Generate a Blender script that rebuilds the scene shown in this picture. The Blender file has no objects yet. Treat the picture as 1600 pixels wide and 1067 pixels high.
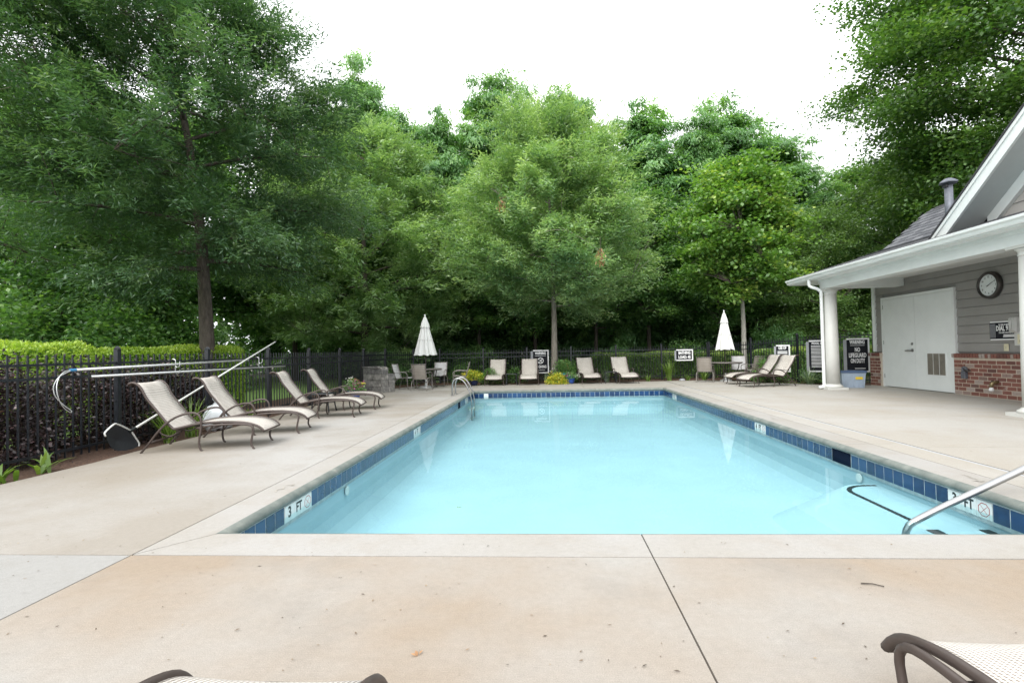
import bpy, bmesh, math, random
import numpy as np
from mathutils import Vector, Matrix
PI = math.pi
R = math.radians
rnd = random.Random(7)
SC = bpy.context.scene
COL = SC.collection

# ------------------------------------------------------------------ camera
def cam_basis(yaw, pitch, roll):
    F = Vector((-math.sin(yaw)*math.cos(pitch), math.cos(yaw)*math.cos(pitch), math.sin(pitch)))
    X = F.cross(Vector((0, 0, 1))).normalized(); U = X.cross(F)
    return X*math.cos(roll)-U*math.sin(roll), U*math.cos(roll)+X*math.sin(roll), F
cx, cu, cf = cam_basis(R(3.8008), R(1.0419), R(1.2718))
cd = bpy.data.cameras.new('camera'); cam = bpy.data.objects.new('camera', cd); COL.objects.link(cam)
cam.matrix_world = Matrix(((cx.x, cu.x, -cf.x, 0), (cx.y, cu.y, -cf.y, 0), (cx.z, cu.z, -cf.z, 1.25), (0, 0, 0, 1)))
cd.sensor_width = 36; cd.lens = 808/1600*36; cd.clip_start = 0.05; cd.clip_end = 2000
SC.camera = cam

# ------------------------------------------------------------------ sky and sun (bright overcast)
SUN_EL, SUN_AZ = R(46), R(200)      # azimuth measured clockwise from +Y
w = bpy.data.worlds.new('World'); SC.world = w; w.use_nodes = True
nt = w.node_tree; nt.nodes.clear()
sky = nt.nodes.new('ShaderNodeTexSky'); sky.sky_type = 'NISHITA'; sky.sun_disc = False
sky.sun_elevation = SUN_EL; sky.sun_rotation = SUN_AZ; sky.dust_density = 3
hs = nt.nodes.new('ShaderNodeHueSaturation'); hs.inputs['Saturation'].default_value = 0.35
nz = nt.nodes.new('ShaderNodeTexNoise'); nz.inputs['Scale'].default_value = 1.6; nz.inputs['Detail'].default_value = 4
cr = nt.nodes.new('ShaderNodeValToRGB')
cr.color_ramp.elements[0].position = .3; cr.color_ramp.elements[0].color = (10.2, 10.7, 11.2, 1)
cr.color_ramp.elements[1].position = .7; cr.color_ramp.elements[1].color = (12.6, 12.7, 12.8, 1)
mx = nt.nodes.new('ShaderNodeMixRGB'); mx.inputs['Fac'].default_value = .88
bg = nt.nodes.new('ShaderNodeBackground'); bg.inputs['Strength'].default_value = .105
wo = nt.nodes.new('ShaderNodeOutputWorld')
L = nt.links.new
L(sky.outputs[0], hs.inputs['Color']); L(hs.outputs[0], mx.inputs['Color1']); L(nz.outputs[0], cr.inputs[0])
L(cr.outputs[0], mx.inputs['Color2']); L(mx.outputs[0], bg.inputs['Color']); L(bg.outputs[0], wo.inputs['Surface'])
sl = bpy.data.lights.new('sun', 'SUN'); sl.energy = 1.5; sl.angle = R(38); sl.color = (1, .97, .92)
so = bpy.data.objects.new('sun', sl); COL.objects.link(so)
sd = Vector((math.sin(SUN_AZ)*math.cos(SUN_EL), math.cos(SUN_AZ)*math.cos(SUN_EL), math.sin(SUN_EL)))
so.rotation_euler = sd.to_track_quat('Z', 'Y').to_euler()

SC.render.engine = 'CYCLES'
SC.cycles.use_denoising = True
SC.cycles.max_bounces = 8; SC.cycles.diffuse_bounces = 4; SC.cycles.glossy_bounces = 3
SC.cycles.transparent_max_bounces = 12; SC.cycles.transmission_bounces = 4
SC.cycles.caustics_reflective = False; SC.cycles.caustics_refractive = False
SC.view_settings.view_transform = 'Standard'; SC.view_settings.look = 'None'
SC.view_settings.exposure = 1.15; SC.view_settings.gamma = 1; SC.view_settings.use_curve_mapping = False

# ------------------------------------------------------------------ materials
def mat(name):
    m = bpy.data.materials.new(name); m.use_nodes = True
    return m, m.node_tree, m.node_tree.nodes['Principled BSDF']
def node(nt, t, **kw):
    n = nt.nodes.new(t)
    for k, v in kw.items():
        if k in n.inputs: n.inputs[k].default_value = v
        else: setattr(n, k, v)
    return n
def noise(nt, scale, detail=4, rough=.55, coord=None):
    n = node(nt, 'ShaderNodeTexNoise'); n.inputs['Scale'].default_value = scale
    n.inputs['Detail'].default_value = detail; n.inputs['Roughness'].default_value = rough
    if coord is not None: nt.links.new(coord, n.inputs['Vector'])
    return n.outputs['Fac']
def ramp(nt, fac, stops):
    r = node(nt, 'ShaderNodeValToRGB'); e = r.color_ramp.elements
    while len(e) < len(stops): e.new(.5)
    for el, (p, c) in zip(e, stops):
        el.position = p; el.color = (*c, 1) if len(c) == 3 else c
    nt.links.new(fac, r.inputs[0]); return r.outputs[0]
def mixc(nt, fac, a, b, mode='MIX'):
    m = node(nt, 'ShaderNodeMixRGB'); m.blend_type = mode
    for k, v in (('Fac', fac), ('Color1', a), ('Color2', b)):
        if isinstance(v, (int, float)): m.inputs[k].default_value = v
        elif isinstance(v, tuple): m.inputs[k].default_value = (*v, 1)
        else: nt.links.new(v, m.inputs[k])
    return m.outputs[0]
def bump(nt, b, h, strength=.3, dist=.01):
    n = node(nt, 'ShaderNodeBump'); n.inputs['Strength'].default_value = strength; n.inputs['Distance'].default_value = dist
    nt.links.new(h, n.inputs['Height']); nt.links.new(n.outputs[0], b.inputs['Normal'])
def pos(nt): return node(nt, 'ShaderNodeNewGeometry').outputs['Position']
def objc(nt): return node(nt, 'ShaderNodeTexCoord').outputs['Object']
def plain(name, col, rough=.5, metal=0, var=.12, vscale=6, bmp=0, bscale=60, spec=None):
    m, nt, b = mat(name); p = pos(nt)
    lo = tuple(c*(1-var) for c in col); hi = tuple(min(1, c*(1+var)) for c in col)
    nt.links.new(ramp(nt, noise(nt, vscale, 5, .6, p), [(.3, lo), (.7, hi)]), b.inputs['Base Color'])
    b.inputs['Roughness'].default_value = rough; b.inputs['Metallic'].default_value = metal
    if spec is not None: b.inputs['Specular IOR Level'].default_value = spec
    if bmp: bump(nt, b, noise(nt, bscale, 4, .6, p), bmp)
    return m
M = {}
def concrete(name, a, bcol, stain, amount=.5, sc=.55, runoff=False):
    m, nt, b = mat(name); p = pos(nt); ln = nt.links.new
    base = mixc(nt, ramp(nt, noise(nt, sc, 5, .55, p), [(.38, (0, 0, 0)), (.62, (1, 1, 1))]), a, bcol)
    st = ramp(nt, noise(nt, sc*2.3, 6, .62, p), [(.52, (0, 0, 0)), (.74, (amount,)*3)])
    base = mixc(nt, st, base, stain)
    if runoff:
        sx = node(nt, 'ShaderNodeSeparateXYZ'); ln(p, sx.inputs[0]); ad = node(nt, 'ShaderNodeMath', operation='MULTIPLY_ADD'); ln(noise(nt, .9, 5, .6, p), ad.inputs[0]); ad.inputs[1].default_value = 2.2; ln(sx.outputs['X'], ad.inputs[2])
        mr = node(nt, 'ShaderNodeMapRange'); ln(ad.outputs[0], mr.inputs[0]); mr.inputs[1].default_value = -5.0; mr.inputs[2].default_value = -2.6; mr.inputs[3].default_value = .62; mr.inputs[4].default_value = 0
        base = mixc(nt, mr.outputs[0], base, (.235, .195, .143))
    grain = ramp(nt, noise(nt, 190, 3, .7, p), [(.3, (.80, .80, .80)), (.7, (1.14, 1.14, 1.14))])
    base = mixc(nt, 1.0, base, grain, 'MULTIPLY')
    g2 = ramp(nt, noise(nt, 26, 5, .7, p), [(.3, (.93, .93, .93)), (.7, (1.05, 1.05, 1.05))])
    base = mixc(nt, 1.0, base, g2, 'MULTIPLY')
    v = node(nt, 'ShaderNodeTexVoronoi'); v.inputs['Scale'].default_value = 9; ln(p, v.inputs['Vector'])
    sp = ramp(nt, v.outputs['Distance'], [(.0, (.35, .3, .25)), (.035, (1, 1, 1))])
    vm = noise(nt, 1.3, 2, .5, p)
    spm = mixc(nt, ramp(nt, vm, [(.5, (0, 0, 0)), (.62, (.75, .75, .75))]), (1, 1, 1), sp)
    base = mixc(nt, 1.0, base, spm, 'MULTIPLY')
    ed = ramp(nt, noise(nt, sc*1.1+.13, 6, .5, p), [(.47, (1, 1, 1)), (.492, (.90, .885, .86)), (.515, (1, 1, 1))])   # tide marks of dried water
    base = mixc(nt, .22, base, ed, 'MULTIPLY')
    ln(base, b.inputs['Base Color']); b.inputs['Roughness'].default_value = .85
    b.inputs['Specular IOR Level'].default_value = .25
    mp = node(nt, 'ShaderNodeMapping'); mp.inputs['Scale'].default_value = (6, 150, 1); ln(p, mp.inputs[0])
    hsum = node(nt, 'ShaderNodeMath', operation='ADD'); ln(noise(nt, 160, 3, .7, p), hsum.inputs[0]); ln(noise(nt, 1, 3, .6, mp.outputs[0]), hsum.inputs[1])
    bump(nt, b, hsum.outputs[0], .4, .004)
    return m
M['deck'] = concrete('deck_concrete', (0.344, 0.318, 0.280), (0.370, 0.352, 0.326), (0.303, 0.261, 0.212), .5)
M['deck_left'] = concrete('deck_concrete_left', (0.273, 0.246, 0.212), (0.345, 0.333, 0.316), (0.225, 0.195, 0.16), .65, .4, runoff=True)
M['deck_tan'] = concrete('deck_concrete_tan', (.275, .222, .170), (.312, .294, .270), (.215, .197, .175), .6, .45)
M['deck_pale'] = concrete('deck_concrete_pale', (.272, .263, .248), (.300, .294, .282), (.235, .218, .192), .5, .5)
M['coping'] = concrete('coping_concrete', (0.310, 0.289, 0.260), (0.334, 0.320, 0.303), (0.271, 0.229, 0.183), .4, .8)
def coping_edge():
    m, nt, b = mat('grimy_shaded_coping_edge'); p = pos(nt)  # greenish dirt, with the shadow on the nose darkened into the colour
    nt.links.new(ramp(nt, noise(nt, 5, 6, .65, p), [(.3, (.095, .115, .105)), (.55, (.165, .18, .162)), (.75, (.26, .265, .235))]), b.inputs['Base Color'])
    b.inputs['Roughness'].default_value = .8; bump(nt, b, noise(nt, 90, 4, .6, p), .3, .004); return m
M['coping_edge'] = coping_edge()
M['joint'] = plain('joint_filler', (.05, .042, .034), .9, var=.4, vscale=30)
def mulch():
    m, nt, b = mat('bark_mulch'); p = pos(nt)
    nt.links.new(ramp(nt, noise(nt, 45, 6, .75, p), [(.3, (.03, .017, .011)), (.5, (.10, .055, .036)), (.68, (.20, .125, .085)), (.8, (.34, .25, .18))]), b.inputs['Base Color'])
    b.inputs['Roughness'].default_value = .95; bump(nt, b, noise(nt, 40, 5, .7, p), .9, .03); return m
M['mulch'] = mulch()
def lawn():
    m, nt, b = mat('lawn_grass'); p = pos(nt)
    c = ramp(nt, noise(nt, 60, 4, .7, p), [(.3, (.15, .26, .06)), (.7, (.26, .42, .11))])
    c = mixc(nt, ramp(nt, noise(nt, .6, 3, .5, p), [(.4, (0, 0, 0)), (.7, (.5, .5, .5))]), c, (.19, .27, .08))
    nt.links.new(c, b.inputs['Base Color']); b.inputs['Roughness'].default_value = .9
    bump(nt, b, noise(nt, 90, 4, .7, p), .8, .03); return m
M['lawn'] = lawn()
M['earth'] = plain('forest_floor', (.045, .04, .022), .95, var=.5, vscale=3, bmp=.6, bscale=12)
M['plaster'] = plain('pool_plaster', (.415, .545, .60), .7, var=.05, vscale=1.2)
M['grout'] = plain('pale_grout', (.40, .43, .44), .8, var=.25, vscale=14)
def tile_mat():
    m, nt, b = mat('blue_glazed_tile'); p = pos(nt)
    oi = node(nt, 'ShaderNodeObjectInfo')
    c = ramp(nt, oi.outputs['Random'], [(0, (.004, .018, .064)), (.6, (.007, .032, .108)), (1, (.013, .055, .155))])
    c = mixc(nt, ramp(nt, noise(nt, 14, 5, .6, p), [(.3, (0, 0, 0)), (.8, (.5, .5, .5))]), c, (.016, .066, .165))
    nt.links.new(c, b.inputs['Base Color']); b.inputs['Roughness'].default_value = .16
    bump(nt, b, noise(nt, 20, 3, .5, p), .12, .004); return m
M['tile'] = tile_mat()
M['white_tile'] = plain('white_glazed_tile', (0.702, 0.711, 0.693), .2, var=.04)
M['ink'] = plain('black_ink', (.012, .016, .016), .5, var=.2)
M['red_ink'] = plain('red_ink', (.35, .06, .05), .5, var=.2)
M['worn_ink'] = plain('worn_deck_paint', (.30, .275, .24), .8, var=.45, vscale=60)
def water():
    m = bpy.data.materials.new('pool_water'); m.use_nodes = True; nt = m.node_tree; nt.nodes.clear(); ln = nt.links.new
    o = node(nt, 'ShaderNodeOutputMaterial'); t = node(nt, 'ShaderNodeBsdfTransparent'); t.inputs[0].default_value = (.825, .985, .998, 1)
    g = node(nt, 'ShaderNodeBsdfGlossy'); g.inputs['Roughness'].default_value = .0
    fr = node(nt, 'ShaderNodeFresnel'); fr.inputs['IOR'].default_value = 1.33
    p = pos(nt); n1 = noise(nt, 3.5, 2, .5, p); bp = node(nt, 'ShaderNodeBump'); bp.inputs['Strength'].default_value = .05; bp.inputs['Distance'].default_value = .01
    ln(n1, bp.inputs['Height']); ln(bp.outputs[0], g.inputs['Normal']); ln(bp.outputs[0], fr.inputs['Normal'])
    mx = node(nt, 'ShaderNodeMixShader'); fm = node(nt, 'ShaderNodeMath', operation='MULTIPLY'); fm.inputs[1].default_value = .52; ln(fr.outputs[0], fm.inputs[0]); ln(fm.outputs[0], mx.inputs[0]); ln(t.outputs[0], mx.inputs[1]); ln(g.outputs[0], mx.inputs[2])
    ln(mx.outputs[0], o.inputs['Surface']); return m
M['water'] = water()
M['steel'] = plain('stainless_steel', (.36, .36, .36), .33, 1, .08, 12)
M['black_metal'] = plain('black_powder_coat', (.010, .012, .016), .42, 0, .3, 20)
M['bronze'] = plain('bronze_brown_frame', (.060, .044, .038), .5, .1, .15, 14)
M['grey_frame'] = plain('taupe_frame', (.21, .19, .175), .45, .2, .12, 14)
M['dark_frame'] = plain('dark_bronze_frame', (.055, .045, .042), .45, .1, .15, 14)
def sling(name, hi, lo, bands=True):
    m, nt, b = mat(name); ln = nt.links.new; c = objc(nt)
    sep = node(nt, 'ShaderNodeSeparateXYZ'); ln(c, sep.inputs[0])
    def sine(sock, k, ph=None):
        a = node(nt, 'ShaderNodeMath', operation='MULTIPLY'); ln(sock, a.inputs[0]); a.inputs[1].default_value = k
        if ph is not None:
            q = node(nt, 'ShaderNodeMath', operation='ADD'); ln(a.outputs[0], q.inputs[0]); ln(ph, q.inputs[1]); a = q
        s = node(nt, 'ShaderNodeMath', operation='SINE'); ln(a.outputs[0], s.inputs[0]); return s.outputs[0]
    sy = sine(sep.outputs['Y'], 2*PI/.0170)
    sx = sine(sep.outputs['X'], 2*PI/.0150)
    pr = node(nt, 'ShaderNodeMath', operation='MULTIPLY'); ln(sx, pr.inputs[0]); pr.inputs[1].default_value = .6
    ad = node(nt, 'ShaderNodeMath', operation='ADD'); ln(sy, ad.inputs[0]); ln(pr.outputs[0], ad.inputs[1])
    mr = node(nt, 'ShaderNodeMapRange'); ln(ad.outputs[0], mr.inputs[0]); mr.inputs[1].default_value = -1.25; mr.inputs[2].default_value = .5
    col = mixc(nt, mr.outputs[0], lo, hi)
    col = mixc(nt, 1.0, col, ramp(nt, noise(nt, 5, 4, .6, c), [(.3, (.88, .87, .85)), (.7, (1.05, 1.05, 1.05))]), 'MULTIPLY')
    ln(col, b.inputs['Base Color']); b.inputs['Roughness'].default_value = .75; b.inputs['Specular IOR Level'].default_value = .3
    bump(nt, b, mr.outputs[0], .7, .003); return m
M['sling'] = sling('woven_sling_fabric', (.635, .60, .56), (.19, .16, .13))
M['sling_grey'] = sling('woven_taupe_sling', (.34, .31, .275), (.19, .165, .14))
M['sling_front_lit'] = sling('woven_front_lit_sling', (.56, .56, .57), (.36, .35, .34))  # same chair fabric, paler to paint in the light on front-facing backs
M['canvas'] = plain('white_canvas', (0.652, 0.652, 0.635), .85, var=.04, vscale=5, bmp=.2, bscale=8)
M['white_paint'] = plain('white_trim_paint', (.74, .765, .755), .45, var=.07, vscale=1.8)
M['ceiling_paint'] = plain('porch_ceiling_paint', (.66, .665, .64), .6, var=.04, vscale=3)
M['door_paint'] = plain('white_door_paint', (.74, .765, .755), .4, var=.05, vscale=1.6)
def siding():
    m, nt, b = mat('taupe_fibre_siding'); p = pos(nt)
    oi = node(nt, 'ShaderNodeObjectInfo')
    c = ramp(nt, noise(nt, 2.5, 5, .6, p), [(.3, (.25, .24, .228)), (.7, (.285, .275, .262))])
    c = mixc(nt, 1.0, c, ramp(nt, oi.outputs['Random'], [(0, (.95, .95, .95)), (1, (1.05, 1.05, 1.05))]), 'MULTIPLY')
    nt.links.new(c, b.inputs['Base Color']); b.inputs['Roughness'].default_value = .6
    mp = node(nt, 'ShaderNodeMapping'); mp.inputs['Scale'].default_value = (1, 1, 14); nt.links.new(p, mp.inputs[0])
    bump(nt, b, noise(nt, 9, 5, .6, mp.outputs[0]), .15, .004); return m
M['siding'] = siding()
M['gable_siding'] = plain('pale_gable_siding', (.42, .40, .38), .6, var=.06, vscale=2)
def brick_mat():
    m, nt, b = mat('red_brick'); p = pos(nt); oi = node(nt, 'ShaderNodeObjectInfo')
    c = ramp(nt, oi.outputs['Random'], [(0, (.18, .075, .058)), (.45, (.23, .094, .072)), (.66, (.15, .064, .054)), (.80, (.12, .06, .052)), (.87, (.30, .22, .19)), (1, (.36, .31, .28))])
    wn = node(nt, 'ShaderNodeTexNoise', noise_dimensions='4D'); wn.inputs['Scale'].default_value = 14; wn.inputs['Detail'].default_value = 5
    nt.links.new(p, wn.inputs['Vector']); nt.links.new(oi.outputs['Random'], wn.inputs['W'])
    c = mixc(nt, ramp(nt, wn.outputs['Fac'], [(.55, (0, 0, 0)), (.75, (.55, .55, .55))]), c, (.16, .075, .055))
    c = mixc(nt, ramp(nt, noise(nt, 6, 5, .6, p), [(.64, (0, 0, 0)), (.72, (.8, .8, .8))]), c, (.52, .48, .45))
    nt.links.new(c, b.inputs['Base Color']); b.inputs['Roughness'].default_value = .9
    bump(nt, b, noise(nt, 70, 5, .7, p), .5, .006); return m
M['brick'] = brick_mat()
M['mortar'] = plain('mortar', (.50, .43, .35), .95, var=.12, vscale=20, bmp=.4, bscale=80)
def shingle_mat():
    m, nt, b = mat('grey_asphalt_shingle'); p = pos(nt); oi = node(nt, 'ShaderNodeObjectInfo')
    c = ramp(nt, oi.outputs['Random'], [(0, (.070, .072, .082)), (.5, (.105, .108, .12)), (1, (.15, .153, .165))])
    c = mixc(nt, 1.0, c, ramp(nt, noise(nt, 160, 3, .7, p), [(.3, (.7, .7, .7)), (.7, (1.25, 1.25, 1.25))]), 'MULTIPLY')
    nt.links.new(c, b.inputs['Base Color']); b.inputs['Roughness'].default_value = .95; return m
M['shingle'] = shingle_mat()
M['roof_dark'] = plain('dark_roof_edge', (.035, .035, .04), .8, var=.2)
M['galv'] = plain('galvanised_metal', (.13, .14, .165), .55, .3, .2, 12)
def stone_mat():
    m, nt, b = mat('grey_cast_stone'); p = pos(nt); oi = node(nt, 'ShaderNodeObjectInfo')
    c = ramp(nt, noise(nt, 7, 6, .7, p), [(.3, (.10, .098, .095)), (.5, (.19, .185, .18)), (.72, (.40, .385, .37))])
    c = mixc(nt, 1.0, c, ramp(nt, oi.outputs['Random'], [(0, (.7, .7, .7)), (1, (1.2, 1.18, 1.12))]), 'MULTIPLY')
    nt.links.new(c, b.inputs['Base Color']); b.inputs['Roughness'].default_value = .9
    bump(nt, b, noise(nt, 26, 6, .7, p), .8, .02); return m
M['stone'] = stone_mat()
M['sign_black'] = plain('sign_black_face', (.014, .015, .020), .75, var=.15, spec=.2)
M['sign_white'] = plain('sign_white_print', (.80, .80, .80), .5, var=.03)
M['sign_back'] = plain('grey_sign_board', (.30, .31, .33), .6, var=.1)
M['tote'] = plain('hazy_blue_plastic', (.33, .40, .49), .35, var=.15, vscale=3)
M['tote_lid'] = plain('blue_plastic_lid', (.06, .10, .19), .4, var=.1)
M['yellow'] = plain('yellow_sticker', (.72, .52, .03), .5, var=.05)
M['clock_face'] = plain('clock_face', (.70, .74, .74), .4, var=.02)
M['clock_rim'] = plain('pewter_clock_rim', (.07, .065, .062), .3, .6, .2)
M['phone'] = plain('grey_phone_plastic', (.50, .50, .48), .4, var=.05)
M['almond'] = plain('almond_plastic', (.62, .57, .40), .4, var=.05)
M['vent_dark'] = plain('vent_louvre', (.22, .20, .165), .6, var=.2)
M['brass'] = plain('weathered_brass', (.30, .24, .13), .4, .7, .3, 30)
M['pole'] = plain('white_pole', (.72, .73, .70), .35, var=.06)
M['alu'] = plain('aluminium_pole', (.58, .59, .59), .35, .5, .08)
def net_mat():
    m, nt, b = mat('black_skimmer_mesh'); c = pos(nt)
    nt.links.new(ramp(nt, noise(nt, 220, 2, .5, c), [(.4, (.006, .008, .011)), (.7, (.045, .05, .06))]), b.inputs['Base Color']); b.inputs['Roughness'].default_value = .6; return m
M['net'] = net_mat()
M['bag'] = plain('white_plastic_bag', (.72, .76, .80), .35, var=.06, vscale=9)
M['blue_pot'] = plain('cobalt_glazed_pot', (.025, .075, .32), .2, var=.25, vscale=6)
M['navy_pot'] = plain('navy_pot', (.018, .028, .09), .35, var=.2)
M['teal_pot'] = plain('teal_pot', (.05, .27, .27), .35, var=.2)
def bark(name, a, b2, sc=1):
    m, nt, b = mat(name); p = objc(nt)
    mp = node(nt, 'ShaderNodeMapping'); mp.inputs['Scale'].default_value = (9*sc, 9*sc, 2*sc); nt.links.new(p, mp.inputs[0])
    n = noise(nt, 2.2, 7, .7, mp.outputs[0])
    nt.links.new(ramp(nt, n, [(.32, a), (.68, b2)]), b.inputs['Base Color']); b.inputs['Roughness'].default_value = .95
    bump(nt, b, n, .9, .03); return m
M['bark'] = bark('dark_bark', (.035, .028, .022), (.11, .092, .075))
M['bark_grey'] = bark('grey_bark', (.10, .088, .072), (.26, .235, .20))
M['bark_pale'] = bark('pale_bark', (.22, .21, .185), (.50, .48, .43), 1.3)
def leaf(name, dark, light, young=None, yamt=0., trans=.40, rough=.45, spec=.8):
    m = bpy.data.materials.new(name); m.use_nodes = True; nt = m.node_tree; ln = nt.links.new
    b = nt.nodes['Principled BSDF']; o = nt.nodes['Material Output']
    at = node(nt, 'ShaderNodeAttribute'); at.attribute_name = 'tint'
    c = ramp(nt, at.outputs['Fac'], [(0, dark), (.58, light), (1, young or light)])
    ln(c, b.inputs['Base Color']); b.inputs['Roughness'].default_value = rough; b.inputs['Specular IOR Level'].default_value = spec
    tr = node(nt, 'ShaderNodeBsdfTranslucent'); ln(mixc(nt, 1.0, c, (1.25, 1.35, .55), 'MULTIPLY'), tr.inputs['Color'])
    mx = node(nt, 'ShaderNodeMixShader'); mx.inputs[0].default_value = trans
    ln(b.outputs[0], mx.inputs[1]); ln(tr.outputs[0], mx.inputs[2]); ln(mx.outputs[0], o.inputs['Surface']); return m
M['lf_oak_dark'] = leaf('willow_oak_leaf_dark', (0.032, 0.081, 0.040), (0.082, 0.161, 0.077), (0.154, 0.239, 0.116))
M['lf_oak'] = leaf('willow_oak_leaf', (0.098, 0.197, 0.075), (0.262, 0.394, 0.188), (0.378, 0.510, 0.250))
M['lf_oak_light'] = leaf('willow_oak_leaf_light', (0.110, 0.223, 0.086), (0.297, 0.435, 0.207), (0.440, 0.572, 0.287))
M['lf_maple'] = leaf('maple_leaf', (0.074, 0.182, 0.036), (0.182, 0.332, 0.070), (0.446, 0.559, 0.140))
M['lf_bigmaple'] = leaf('big_maple_leaf', (0.042, 0.112, 0.027), (0.112, 0.218, 0.051), (0.201, 0.308, 0.085))
M['lf_redwood'] = leaf('feathery_conifer_leaf', (0.072, 0.193, 0.067), (0.181, 0.349, 0.125), (0.296, 0.476, 0.177))
M['lf_locust'] = leaf('light_tree_leaf', (0.084, 0.161, 0.054), (0.168, 0.287, 0.090), (0.252, 0.368, 0.120))
M['lf_wood'] = leaf('woodland_leaf', (0.051, 0.135, 0.045), (0.135, 0.270, 0.081), (0.236, 0.381, 0.106))
M['lf_ivy'] = leaf('ivy_leaf', (0.069, 0.172, 0.060), (0.180, 0.335, 0.104), (0.316, 0.490, 0.142))
M['lf_lime'] = leaf('lime_hedge_leaf', (0.141, 0.255, 0.025), (0.290, 0.431, 0.048), (0.440, 0.546, 0.088))
M['lf_hedge'] = leaf('dark_hedge_leaf', (0.060, 0.140, 0.036), (0.161, 0.289, 0.070), (0.406, 0.500, 0.130))
M['lf_purple'] = leaf('burgundy_leaf', (.012, .009, .010), (.042, .023, .025), (.15, .085, .085), trans=.2)
M['lf_blade'] = leaf('daylily_blade', (.075, .15, .022), (.17, .28, .05), (.25, .35, .08))
M['lf_blue'] = leaf('grey_green_blade', (.12, .20, .13), (.24, .33, .22), (.40, .46, .33))
M['lf_yellow'] = leaf('yellow_bloom', (.50, .46, .05), (.80, .70, .09), (.85, .74, .14), trans=.25)
M['lf_pink'] = leaf('magenta_bloom', (.40, .05, .25), (.60, .12, .42), (.75, .5, .6), trans=.25)
M['lf_white'] = leaf('white_bloom', (.65, .65, .62), (.8, .8, .78), trans=.25)
M['lf_brown'] = leaf('dead_leaf', (.22, .10, .04), (.38, .20, .09), trans=.2)

# ------------------------------------------------------------------ mesh helpers
def link(o, parent=None):
    COL.objects.link(o)
    if parent is not None: o.parent = parent
    return o
class MB:
    def __init__(s): s.v = []; s.f = []
    def add(s, vs, fs):
        n = len(s.v); s.v += [tuple(v) for v in vs]; s.f += [tuple(i+n for i in f) for f in fs]; return s
    def box(s, x0, x1, y0, y1, z0, z1):
        vs = [(x, y, z) for z in (z0, z1) for y in (y0, y1) for x in (x0, x1)]
        return s.add(vs, [(0, 2, 3, 1), (4, 5, 7, 6), (0, 1, 5, 4), (2, 6, 7, 3), (0, 4, 6, 2), (1, 3, 7, 5)])
    def bbox(s, x0, x1, y0, y1, z0, z1, b):           # box with chamfered vertical and top edges
        P = [(x0+b, y0), (x1-b, y0), (x1, y0+b), (x1, y1-b), (x1-b, y1), (x0+b, y1), (x0, y1-b), (x0, y0+b)]
        cx_, cy_ = (x0+x1)/2, (y0+y1)/2
        def inset(p): return (p[0]+(b if p[0] < cx_ else -b)*.8, p[1]+(b if p[1] < cy_ else -b)*.8)
        vs = [(*p, z0) for p in P]+[(*p, z1-b) for p in P]+[(*inset(p), z1) for p in P]
        fs = [tuple(reversed(range(8))), tuple(range(16, 24))]
        for k in (0, 8):
            fs += [(k+i, k+(i+1) % 8, k+8+(i+1) % 8, k+8+i) for i in range(8)]
        return s.add(vs, fs)
    def prism(s, poly, z0, z1):
        n = len(poly); vs = [(x, y, z0) for x, y in poly]+[(x, y, z1) for x, y in poly]
        return s.add(vs, [tuple(reversed(range(n))), tuple(range(n, 2*n))]+[(i, (i+1) % n, n+(i+1) % n, n+i) for i in range(n)])
    def tube(s, pts, r, n=8, caps=True):
        pts = [Vector(p) for p in pts]; m = len(pts); rs = r if isinstance(r, (list, tuple)) else [r]*m
        vs = []; up = Vector((0, 0, 1)); prev = None
        for i, p in enumerate(pts):
            t = (pts[min(i+1, m-1)]-pts[max(i-1, 0)]).normalized()
            if prev is None:
                a = t.cross(up)
                if a.length < .05: a = t.cross(Vector((0, 1, 0)))
            else: a = prev-t*prev.dot(t)
            a.normalize(); b = t.cross(a); prev = a
            vs += [p+(a*math.cos(2*PI*k/n)+b*math.sin(2*PI*k/n))*rs[i] for k in range(n)]
        fs = [(i*n+k, i*n+(k+1) % n, (i+1)*n+(k+1) % n, (i+1)*n+k) for i in range(m-1) for k in range(n)]
        if caps: fs += [tuple(reversed(range(n))), tuple(range((m-1)*n, m*n))]
        return s.add(vs, fs)
    def lathe(s, prof, n=24, c=(0, 0, 0)):
        vs = [(c[0]+r*math.cos(2*PI*k/n), c[1]+r*math.sin(2*PI*k/n), c[2]+z) for r, z in prof for k in range(n)]
        m = len(prof)
        fs = [(i*n+k, i*n+(k+1) % n, (i+1)*n+(k+1) % n, (i+1)*n+k) for i in range(m-1) for k in range(n)]
        fs += [tuple(reversed(range(n))), tuple(range((m-1)*n, m*n))]
        return s.add(vs, fs)
    def mesh(s, name, m, smooth=False):
        me = bpy.data.meshes.new(name); me.from_pydata(s.v, [], s.f); me.materials.append(m)
        if smooth: me.polygons.foreach_set('use_smooth', [True]*len(me.polygons))
        return me
    def build(s, name, m, parent=None, loc=(0, 0, 0), rz=0, smooth=False):
        o = bpy.data.objects.new(name, s.mesh(name, m, smooth)); o.location = loc; o.rotation_euler.z = rz
        return link(o, parent)
def smooth_path(pts, n=4):
    P = [Vector(p) for p in pts]; out = []
    for i in range(len(P)-1):
        p0, p1, p2, p3 = P[max(i-1, 0)], P[i], P[i+1], P[min(i+2, len(P)-1)]
        for k in range(n):
            t = k/n
            out.append(.5*((2*p1)+(p2-p0)*t+(2*p0-5*p1+4*p2-p3)*t*t+(3*p1-p0-3*p2+p3)*t**3))
    out.append(P[-1]); return out
def meshob(name, me, parent=None, loc=(0, 0, 0), rot=(0, 0, 0), sc=(1, 1, 1)):
    o = bpy.data.objects.new(name, me); o.location = loc; o.rotation_euler = rot; o.scale = sc
    return link(o, parent)
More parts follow.
